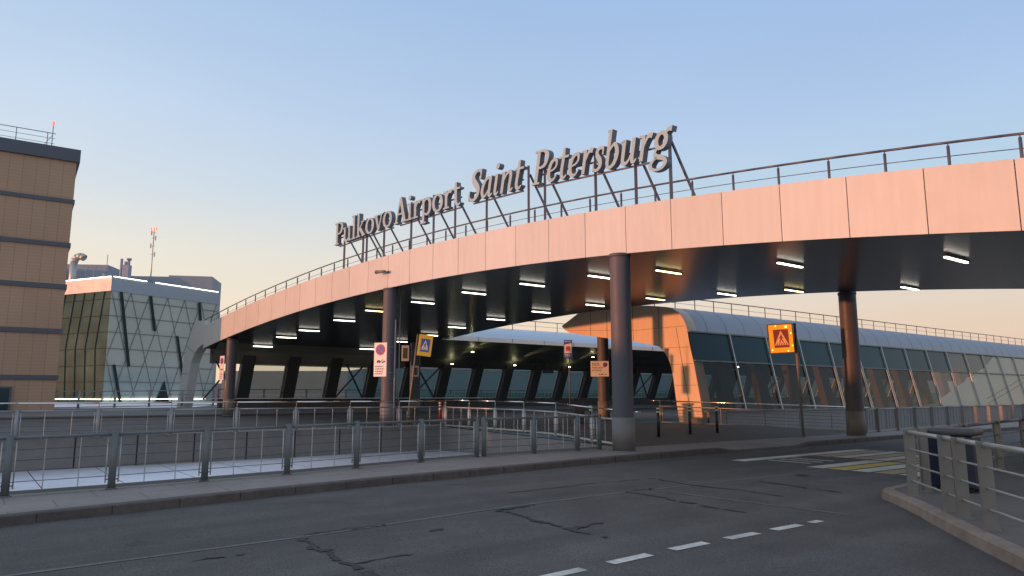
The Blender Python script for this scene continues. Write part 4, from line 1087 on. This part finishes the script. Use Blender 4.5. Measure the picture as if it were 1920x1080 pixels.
# things standing on and behind its roof
b = MB(); b.box((-66.5, 104, 9.5), (17, 8, 21.0), rz=.12); b.box((-58.5, 113, 9), (12, 7, 21.6), rz=.12)
tag(b.build('plant_building', M['equip']), 'blue-grey low plant building behind the glass office roof', 'building')
b = MB(); b.box((-56.0, 126, 8.7), (7, 8, 26.4), rz=.2)
tag(b.build('plant_building', M['equip']), 'blue-grey boxy roof block behind the right part of the glass roof', 'building')
b = MB(); b.path([(-60.6, 98, 15.6), (-60.6, 98, 19.8), (-60.45, 98, 20.3), (-60.1, 98, 20.6), (-59.6, 98, 20.65), (-59.2, 98, 20.4)], .48, 14)
tag(b.build('exhaust_duct', M['steel_pale']), 'fat bent metal exhaust duct above the glass office roof', 'duct')
for i, x in enumerate((-58.3, -57.2)):
    b = MB(); b.path([(x + .5 * math.cos(a), 98, 18.4 + .8 * math.sin(a)) for a in [math.pi * k / 10 for k in range(11)]] , .05, 6); b.tube((x + .5, 98, 16), (x + .5, 98, 18.4), .05, 6); b.tube((x - .5, 98, 16), (x - .5, 98, 18.4), .05, 6)
    tag(b.build('roof_hoop', M['equip']), ('left' if i == 0 else 'right') + ' of two thin metal hoops on the roof beside the bent duct', 'pipe')
b = MB(); b.box((-53.2, 98, 17.6), (.85, .85, 3.6)); b.tube((-53.4, 98, 19.3), (-53.4, 98, 19.9), .22, 12); b.tube((-53.0, 98, 19.3), (-53.0, 98, 20.2), .18, 12); b.tube((-53.0, 98, 20.1), (-53.0, 98, 20.35), .32, 12); b.tube((-54.0, 98, 16.5), (-54.0, 98, 20.3), .18, 8)
tag(b.build('flue_stack', M['equip']), 'short ribbed flue stack in the middle of the glass office roof', 'chimney')
b = MB(); b.tube((-56.1, 98, 16.4), (-56.1, 98, 18.2), .4, 8); b.tube((-56.0, 98, 18), (-56.0, 98, 20.9), .05, 6)
tag(b.build('roof_antenna', M['equip']), 'short whip antenna left of the flue stack', 'antenna')
def mast(x, y, z0, z1, label):
    t = thing('radio_mast', label, 'mast', (x, y, z0))
    b = MB(); b.tube((x, y, z0), (x, y, z1), .10, 8, r2=.07); b.build('pole', M['steel_pale'], t)
    b = MB()
    for k, dz in enumerate((.6, 1.4, 2.6, 3.9)): b = MB() if k else b; b.box((x + (.3 if k % 2 else -.35), y, z1 - dz), (.12, .12, .7)); b.tube((x - .35, y, z1 - dz), (x + .3, y, z1 - dz), .03, 6); b.build('antenna', M['steel'], t)
    b = MB()
    for dx in (-.45, 0, .35): b.tube((x + dx, y, z1 - .3 + .2 * abs(dx)), (x + dx, y, z1 + .25), .09, 8)
    b.build('red_lamp', M['red_lamp'], t)
mast(-53.9, 106, 16, 26.4, 'slim radio mast with red lamps right of the flue stack')
mast(-68.6, 106, 16, 28.6, 'radio mast mostly hidden behind the corner of the brown building')
b = MB()
for k in range(5): b.tube((-66.5 + k * .9, 99, 18.0), (-66.5 + k * .9, 99, 19.4), .3, 10)
tag(b.build('roof_fans', M['equip']), 'cluster of small roof fans beside the brown building corner', 'fan')
# pale sheet roof between rear road and glass building
b = MB(); b.quad(W(-60, 52.5, .70), W(11, 52.5, .70), W(30, 100, .7), W(-60, 100, .7)); struct(b.build('rear_terrace', M['alu_sheet']))

# ------------------------------------------------------------------ signs
def face_rot(yaw): return Matrix.Rotation(yaw, 3, 'Z')
class SignFace:
    "flat board in its own frame: x right, z up, facing -y at yaw 0"
    def __init__(s, root, c, yaw, roll=0.): s.r, s.c = root, Vector(c); s.m = Matrix.Rotation(yaw, 3, 'Z') @ Matrix.Rotation(roll, 3, 'Y'); s.k = 0
    def pt(s, x, z, y=0.): return s.c + s.m @ Vector((x, y, z))
    def board(s, name, w, h, mat, th=.02, y=0.):
        b = MB(); b.box(s.c + s.m @ Vector((0, y + th / 2, 0)), (w, th, h), mat=s.m); return b.build(name, mat, s.r, bevel=.006)
    def poly(s, name, polys, mat, y, parent=None):
        b = MB()
        for p in polys: b.prism([s.pt(x, z, y) for x, z in p], s.m @ Vector((0, .0025, 0)))
        return b.build(name, mat, parent or s.r)
def circ(cx, cz, r, n=24, rx=1.): return [(cx + r * rx * math.cos(2 * math.pi * i / n), cz + r * math.sin(2 * math.pi * i / n)) for i in range(n)]
def bar(x0, z0, x1, z1, w):
    dx, dz = x1 - x0, z1 - z0; L = math.hypot(dx, dz); nx, nz = -dz / L * w / 2, dx / L * w / 2
    return [(x0 + nx, z0 + nz), (x1 + nx, z1 + nz), (x1 - nx, z1 - nz), (x0 - nx, z0 - nz)]
def textlines(x0, x1, z, n, dz, h, seed=1):
    r = random.Random(seed); out = []
    for k in range(n):
        x = x0 + r.uniform(0, .04) * (x1 - x0); end = x1 - r.uniform(0, .3) * (x1 - x0)
        while x < end:
            w = r.uniform(.35, 1.2) * h * 2.2; out.append([(x, z - k * dz), (min(x + w, end), z - k * dz), (min(x + w, end), z - k * dz + h), (x, z - k * dz + h)]); x += w + h * .7
    return out
def ped(cx, cz, k):
    "walking figure over stripes inside a triangle"
    f = [circ(cx + .0 * k, cz + .40 * k, .05 * k, 12), bar(cx, cz + .34 * k, cx - .02 * k, cz + .12 * k, .10 * k), bar(cx - .02 * k, cz + .14 * k, cx - .14 * k, cz - .13 * k, .06 * k), bar(cx, cz + .14 * k, cx + .13 * k, cz - .13 * k, .06 * k), bar(cx, cz + .32 * k, cx + .14 * k, cz + .16 * k, .045 * k), bar(cx - .02 * k, cz + .32 * k, cx - .15 * k, cz + .17 * k, .045 * k)]
    for i in range(5): x = cx - .32 * k + i * .16 * k; f.append([(x - .045 * k, cz - .28 * k), (x + .035 * k, cz - .28 * k), (x + .045 * k * .6, cz - .16 * k), (x - .035 * k * .6, cz - .16 * k)])
    return f
def no_parking(S, cx, cz, r, y):
    S.poly('red_ring', [circ(cx, cz, r, 32)], M['sign_red'], y)
    S.poly('blue_disc', [circ(cx, cz, r * .80, 32)], M['sign_blue'], y - .003)
    S.poly('red_slash', [bar(cx - r * .56, cz + r * .56, cx + r * .56, cz - r * .56, r * .17)], M['sign_red'], y - .006)
def tow(S, cx, cz, k, y):
    S.poly('tow_pictogram', [[(cx - .20 * k, cz), (cx + .02 * k, cz), (cx + .02 * k, cz + .06 * k), (cx - .06 * k, cz + .12 * k), (cx - .2 * k, cz + .08 * k)], bar(cx, cz + .02 * k, cx + .18 * k, cz + .14 * k, .03 * k), bar(cx + .10 * k, cz - .02 * k, cx + .30 * k, cz + .05 * k, .07 * k), circ(cx - .14 * k, cz - .02 * k, .035 * k, 10), circ(cx - .02 * k, cz - .02 * k, .035 * k, 10)], M['sign_text'], y)

def board_sign(x, y, zc, w, h, yaw, label, px, pz0, pz1, seed):
    t = thing('no_parking_sign', label, 'sign', (px, y + .25, pz0))
    S = SignFace(t, (x, y, zc), yaw)
    S.board('board', w, h, M['sign_white'])
    no_parking(S, 0, h * .29, w * .38, -.004)
    tow(S, 0, -h * .08, w * 1.3, -.004)
    S.poly('text', textlines(-w * .38, w * .38, -h * .22, 4, h * .07, h * .028, seed), M['sign_text'], -.004)
    b = MB(); b.tube((px, y + .12, pz0), (px, y + .12, pz1), .025, 8)
    b.tube((px, y + .12, zc + h * .38), tuple(S.pt(-w * .2, h * .38, .03)), .012, 6); b.tube((px, y + .12, zc - h * .38), tuple(S.pt(-w * .2, -h * .38, .03)), .012, 6)
    b.build('pole', M['steel'], t)
board_sign(-5.38, 29.5, 3.06, .60, 1.38, R(-22), 'tall white no-parking board with text lit orange, in front of the middle column', -4.80, .3, 4.7, 3)
board_sign(-17.05, 42.5, 3.20, .52, 1.42, R(-42), 'small narrow no-parking board beside the farthest left column', -16.8, .35, 3.95, 8)
# crossing sign with yellow surround on a leaning pole
t = thing('crossing_sign', 'yellow-bordered pedestrian crossing sign on a leaning pole under the canopy', 'sign', (-4.44, 31, .3))
S = SignFace(t, (-3.74, 31, 3.74), R(8), R(7)); S.board('yellow_board', .60, .92, M['yellow']); S.poly('blue_field', [[(-.19, -.28), (.19, -.28), (.19, .28), (-.19, .28)]], M['sign_blue'], -.004)
S.poly('white_triangle', [[(-.17, -.2), (.17, -.2), (0, .22)]], M['sign_white'], -.007); S.poly('walking_figure', ped(0, -.07, .42), M['sign_text'], -.010)
b = MB(); b.tube((-4.47, 31.05, .3), (-4.07, 31.05, 4.22), .035, 8); b.tube((-4.09, 31.05, 4.1), (-3.8, 31.05, 4.13), .015, 6); b.tube((-4.15, 31.05, 3.35), (-3.8, 31.05, 3.38), .015, 6); b.build('pole', M['post_flat'], t)
# back of a further sign and small plate
t = thing('sign_back', 'two dim plates seen on a thin pole left of the yellow crossing sign', 'sign', (-4.62, 33, .3))
S = SignFace(t, (-4.88, 33.0, 3.52), R(-10)); S.board('yellow_board', .36, .72, M['sign_back']); S.poly('dark_field', [[(-.11, -.24), (.11, -.24), (.11, .24), (-.11, .24)]], M['black'], -.004)
S = SignFace(t, (-4.42, 33.0, 2.70), R(10)); S.board('small_plate', .34, .50, M['sign_back']); S.poly('dark_field', [[(-.04, -.17), (.11, -.17), (.11, .17), (-.04, .17)]], M['black'], -.004)
b = MB(); b.tube((-4.62, 33.06, .3), (-4.62, 33.06, 3.99), .03, 8); b.build('pole', M['steel_dark'], t)
# bus stop sign
t = thing('bus_stop_sign', 'small blue and white bus stop sign on a thin dark pole', 'sign', (2.62, 34, .35))
S = SignFace(t, (2.64, 34, 3.78), R(-14)); S.board('board', .40, .84, M['sign_blue']); S.poly('white_field', [[(-.17, -.20), (.17, -.20), (.17, .27), (-.17, .20)]], M['sign_white'], -.004)
S.poly('bus_pictogram', [[(-.10, -.08), (.10, -.08), (.10, .12), (-.10, .12)], circ(-.06, -.10, .03, 10), circ(.06, -.10, .03, 10)], M['sign_red'], -.007); S.poly('text', textlines(-.15, .15, .33, 1, .05, .035, 4), M['sign_white'], -.004); S.poly('text', textlines(-.16, .15, -.28, 2, .06, .03, 5), M['sign_white'], -.004)
b = MB(); b.tube((2.70, 34.06, .35), (2.70, 34.06, 4.15), .035, 8); b.build('pole', M['steel_dark'], t)
# square orange-lit notice on the column
t = thing('notice_board', 'square white parking notice lit orange on the column below the orange arch', 'sign', (4.78, 39.9, 3))
S = SignFace(t, (4.80, 39.6, 3.05), R(-8)); S.board('board', .98, .84, M['sign_white']); no_parking(S, .30, .22, .13, -.004)
S.poly('text', textlines(-.42, .10, .28, 2, .10, .045, 6) + textlines(-.42, .30, .06, 3, .09, .035, 7) + textlines(-.05, .42, -.33, 1, .08, .055, 9), M['sign_text'], -.004)
b = MB(); b.beam(S.pt(0, .2, .03), S.pt(0, .2, .5), .05, .05); b.build('bracket', M['steel'], t)
# crossing sign right; the sun on its face is painted as orange glow
t = thing('sunlit_crossing_sign', 'pedestrian crossing sign with painted orange sun glow and corner lamps on a tall pole', 'sign', (11.36, 28.5, 0))
S = SignFace(t, (10.66, 28.5, 3.84), R(-6), R(-3)); S.board('frame', .98, 1.18, M['steel_dark'], .10, .006); S.board('sun_glow_face', .90, 1.10, M['sun_orange'], .02, -.015)
S.poly('blue_field', [[(-.29, -.36), (.29, -.36), (.29, .36), (-.29, .36)]], new_mat('sun_reddened_field', (.42, .12, .12), .5), -.019)  # blue field, reddened in its colour as under orange sun
S.poly('triangle', [[(-.27, -.26), (.27, -.26), (0, .32)]], new_mat('sun_glow_triangle', (.85, .42, .20), .5, emis=(1, .35, .12), estr=.35), -.022); S.poly('walking_figure', ped(0, -.09, .56), M['sign_red'], -.025)  # white triangle, tinted and glowing to imitate sun on it
for x, z in ((.22, .46), (-.18, .50), (.22, -.50), (-.38, -.44), (.38, .20), (.40, -.30)):
    b = MB(); p = S.pt(x, z, -.02); b.tube(p, p + S.m @ Vector((0, -.03, 0)), .035 if (x, z) == (.22, .46) else .016, 10); b.build('lamp', M['amber'], t)
b = MB(); b.tube((11.36, 28.6, 0), (11.26, 28.6, 4.47), .055, 12); b.tube((11.27, 28.6, 4.40), tuple(S.pt(.3, .56, .06)), .02, 6); b.tube((11.28, 28.6, 3.30), tuple(S.pt(.3, -.53, .06)), .02, 6); b.tube((11.36, 28.6, 0), (11.36, 28.6, .03), .11, 12); b.build('pole', M['post_flat'], t)
# emergency-exit style box hanging in the far gallery
b = MB(); b.box((2.98, 60.0, 3.55), (.9, .2, .28)); b.tube((2.7, 60, 3.7), (2.7, 60, 4.4), .02, 6); b.tube((3.2, 60, 3.7), (3.2, 60, 4.4), .02, 6)
tag(b.build('hanging_box', M['black']), 'small black box hanging under the far dark soffit', 'lamp')

# ------------------------------------------------------------------ bollards, delineators, bins, camera
bsp = [(17.9, 19.1, 'bollard with yellow bands seen behind the shiny handrail, left of the big column'), (22.0 - 2.0, 18.6, 'black bollard partly hidden by the big column'), (22.1, 18.35, 'first yellow-banded bollard right of the big column'), (24.1, 18.4, 'middle yellow-banded bollard, in front of the orange leg'), (25.9, 18.45, 'yellow-banded bollard right of the orange leg')]
bp0 = None
bpos = [(.108 * 26.2, 26.2), (1.50 + 2.2, 26.2), (5.32, 26.6), (6.83, 28.1), (8.12, 29.0)]
for (x, y), (_, _, lb) in zip(bpos, bsp):
    s, q = .8 * x + .6 * y, -.6 * x + .8 * y
    if bp0 is None:
        bp0 = thing('bollard', lb, 'bollard', (0, 0, 0), 'black bollards with yellow bands')
        b = MB(); b.tube((0, 0, 0), (0, 0, 1.05), .055, 16); b.tube((0, 0, 0), (0, 0, .02), .10, 16); b.build('shaft', M['black'], bp0)
        b = MB(); b.tube((0, 0, .86), (0, 0, .93), .060, 16); b.tube((0, 0, .98), (0, 0, 1.05), .060, 16); b.build('band', M['pale_ring'], bp0)
        b = MB(); b.tube((0, 0, 1.05), (0, 0, 1.10), .055, 16, r2=.03); b.build('cap', M['black'], bp0)
        o = bp0
    else: o = copy_thing(bp0)
    o.location = (x, y, G(s, q)); o['label'] = lb
def delineator(x, y, z, h, label):
    t = thing('delineator_post', label, 'traffic cone', (x, y, z), 'red delineator posts')
    b = MB(); b.tube((x, y, z), (x, y, z + .06), .16, 16); b.tube((x, y, z), (x, y, z + h), .06, 14, r2=.045); b.tube((x, y, z + h), (x, y, z + h + .05), .045, 14, r2=.02); b.build('post', M['red'], t)
    b = MB()
    for k in (.62, .78, .92): b.tube((x, y, z + h * k), (x, y, z + h * k + .07), .062, 14)
    b.build('white_band', M['sign_white'], t)
delineator(-3.55, 36, .33, .95, 'red delineator post with white bands behind the rear fence')
delineator(-4.5, 31.6, .28, .62, 'short red delineator at the foot of the leaning sign pole')
# litter bins
t = thing('litter_bin', 'large dark litter bin with grey lid between the island fences', 'litter bin', (7.5, 12.5, 0))
ry = R(-46)
mb = Matrix.Rotation(ry, 3, 'Z'); c0 = Vector((7.66, 12.75, 0))
b = MB(); b.box(c0 + Vector((0, 0, .50)), (.70, .56, .88), mat=mb); b.build('body', M['navy'], t, bevel=.03)
b = MB(); b.box(c0 + Vector((0, 0, 1.0)), (.80, .66, .12), mat=mb); b.build('lid', M['bin_lid'], t, bevel=.045)
b = MB()
for dx in (-.24, .24):
    for dy in (-.2, .2): b.tube(c0 + mb @ Vector((dx, dy, 0)), c0 + mb @ Vector((dx, dy, .07)), .03, 8)
b.build('feet', M['black'], t)
t = thing('litter_bin', 'black box-shaped litter bin beyond the shiny handrail', 'litter bin', (3.0, 33, .33))
b = MB(); b.box((3.02, 33, .78), (.50, .45, .9)); b.build('body', M['black'], t, bevel=.03)
b = MB(); b.box((3.02, 33, 1.45), (.60, .5, .10)); b.build('lid', M['black'], t, bevel=.03)
for x in (2.80, 3.24): b = MB(); b.box((x, 33, 1.30), (.05, .3, .25)); b.build('lid_support', M['black'], t)
# security camera on the fascia
t = thing('security_camera', 'small security camera on an arm sticking out of the pink fascia', 'camera', W(sF(28.5), 28.5, 6.9))
cp = W(sF(28.0), 28.0, 6.93)
b = MB(); b.tube(cp, cp + W(-.25, 0, -.03), .03, 8); b.tube(cp + W(-.02, 0, 0), cp + W(-.05, 0, 0), .07, 10); b.build('arm', M['steel_dark'], t)
b = MB(); b.tube(cp + W(-.22, -.1, -.0), cp + W(-.34, .46, .03), .055, 12, r2=.075); b.tube(cp + W(-.34, .46, .03), cp + W(-.35, .52, .03), .085, 12, r2=.085); b.build('camera_body', M['steel_dark'], t)

# ------------------------------------------------------------------ far background
b = MB(); rows = []
r = random.Random(2)
for k in range(40):
    x = lin(-420, 900, k / 39); h = interp([(-420, 12), (-260, 13), (-200, 20), (-140, 29), (0, 31), (300, 28), (900, 26)], x) + r.uniform(-1.2, 1.2)
    rows.append([(x, 640, -6), (x, 680, h * .8), (x, 720, h), (x, 800, h), (x, 900, -6)])
b.loft(rows, smooth=True); struct(b.build('hill', M['hill']))
b = MB(); b.box((-47, 160, 0), (26, 20, 13.2))
tag(b.build('hangar', M['hangar']), 'flat grey-green hangar seen between the left leaning piers', 'building')
t = thing('background_hall', 'long grey hall with teal base behind the piers right of centre', 'building', (20, 130, 0))
b = MB(); b.box((30, 130, 0), (110, 16, 12.0)); b.build('wall', M['hangar'], t)
b = MB(); b.box((30, 121.9, -1.0), (110, .2, 6.0)); b.build('teal_base', M['hangar_teal'], t)
# unseen hall added behind the camera on the left to shade the front road
b = MB(); 
P = [W(-34, -60, 0), W(-34, 36, 0), W(-70, 36, 0), W(-70, -60, 0)]
b.prism([p + Vector((0, 0, -1)) for p in P], (0, 0, 6.3))
tag(b.build('sun_blocker_hall', M['hall']), 'low pale hall added out of frame on the left to block low sun', 'building')

ret_wall('sun_blocker_wall', [(-34, 36.2), (-34, 80)], -1, 3.1, 'long grey wall added out of frame on the left to block low sun', 0, 'concrete', .3)  # unseen wall, added to keep low sun off the rear fences and ground
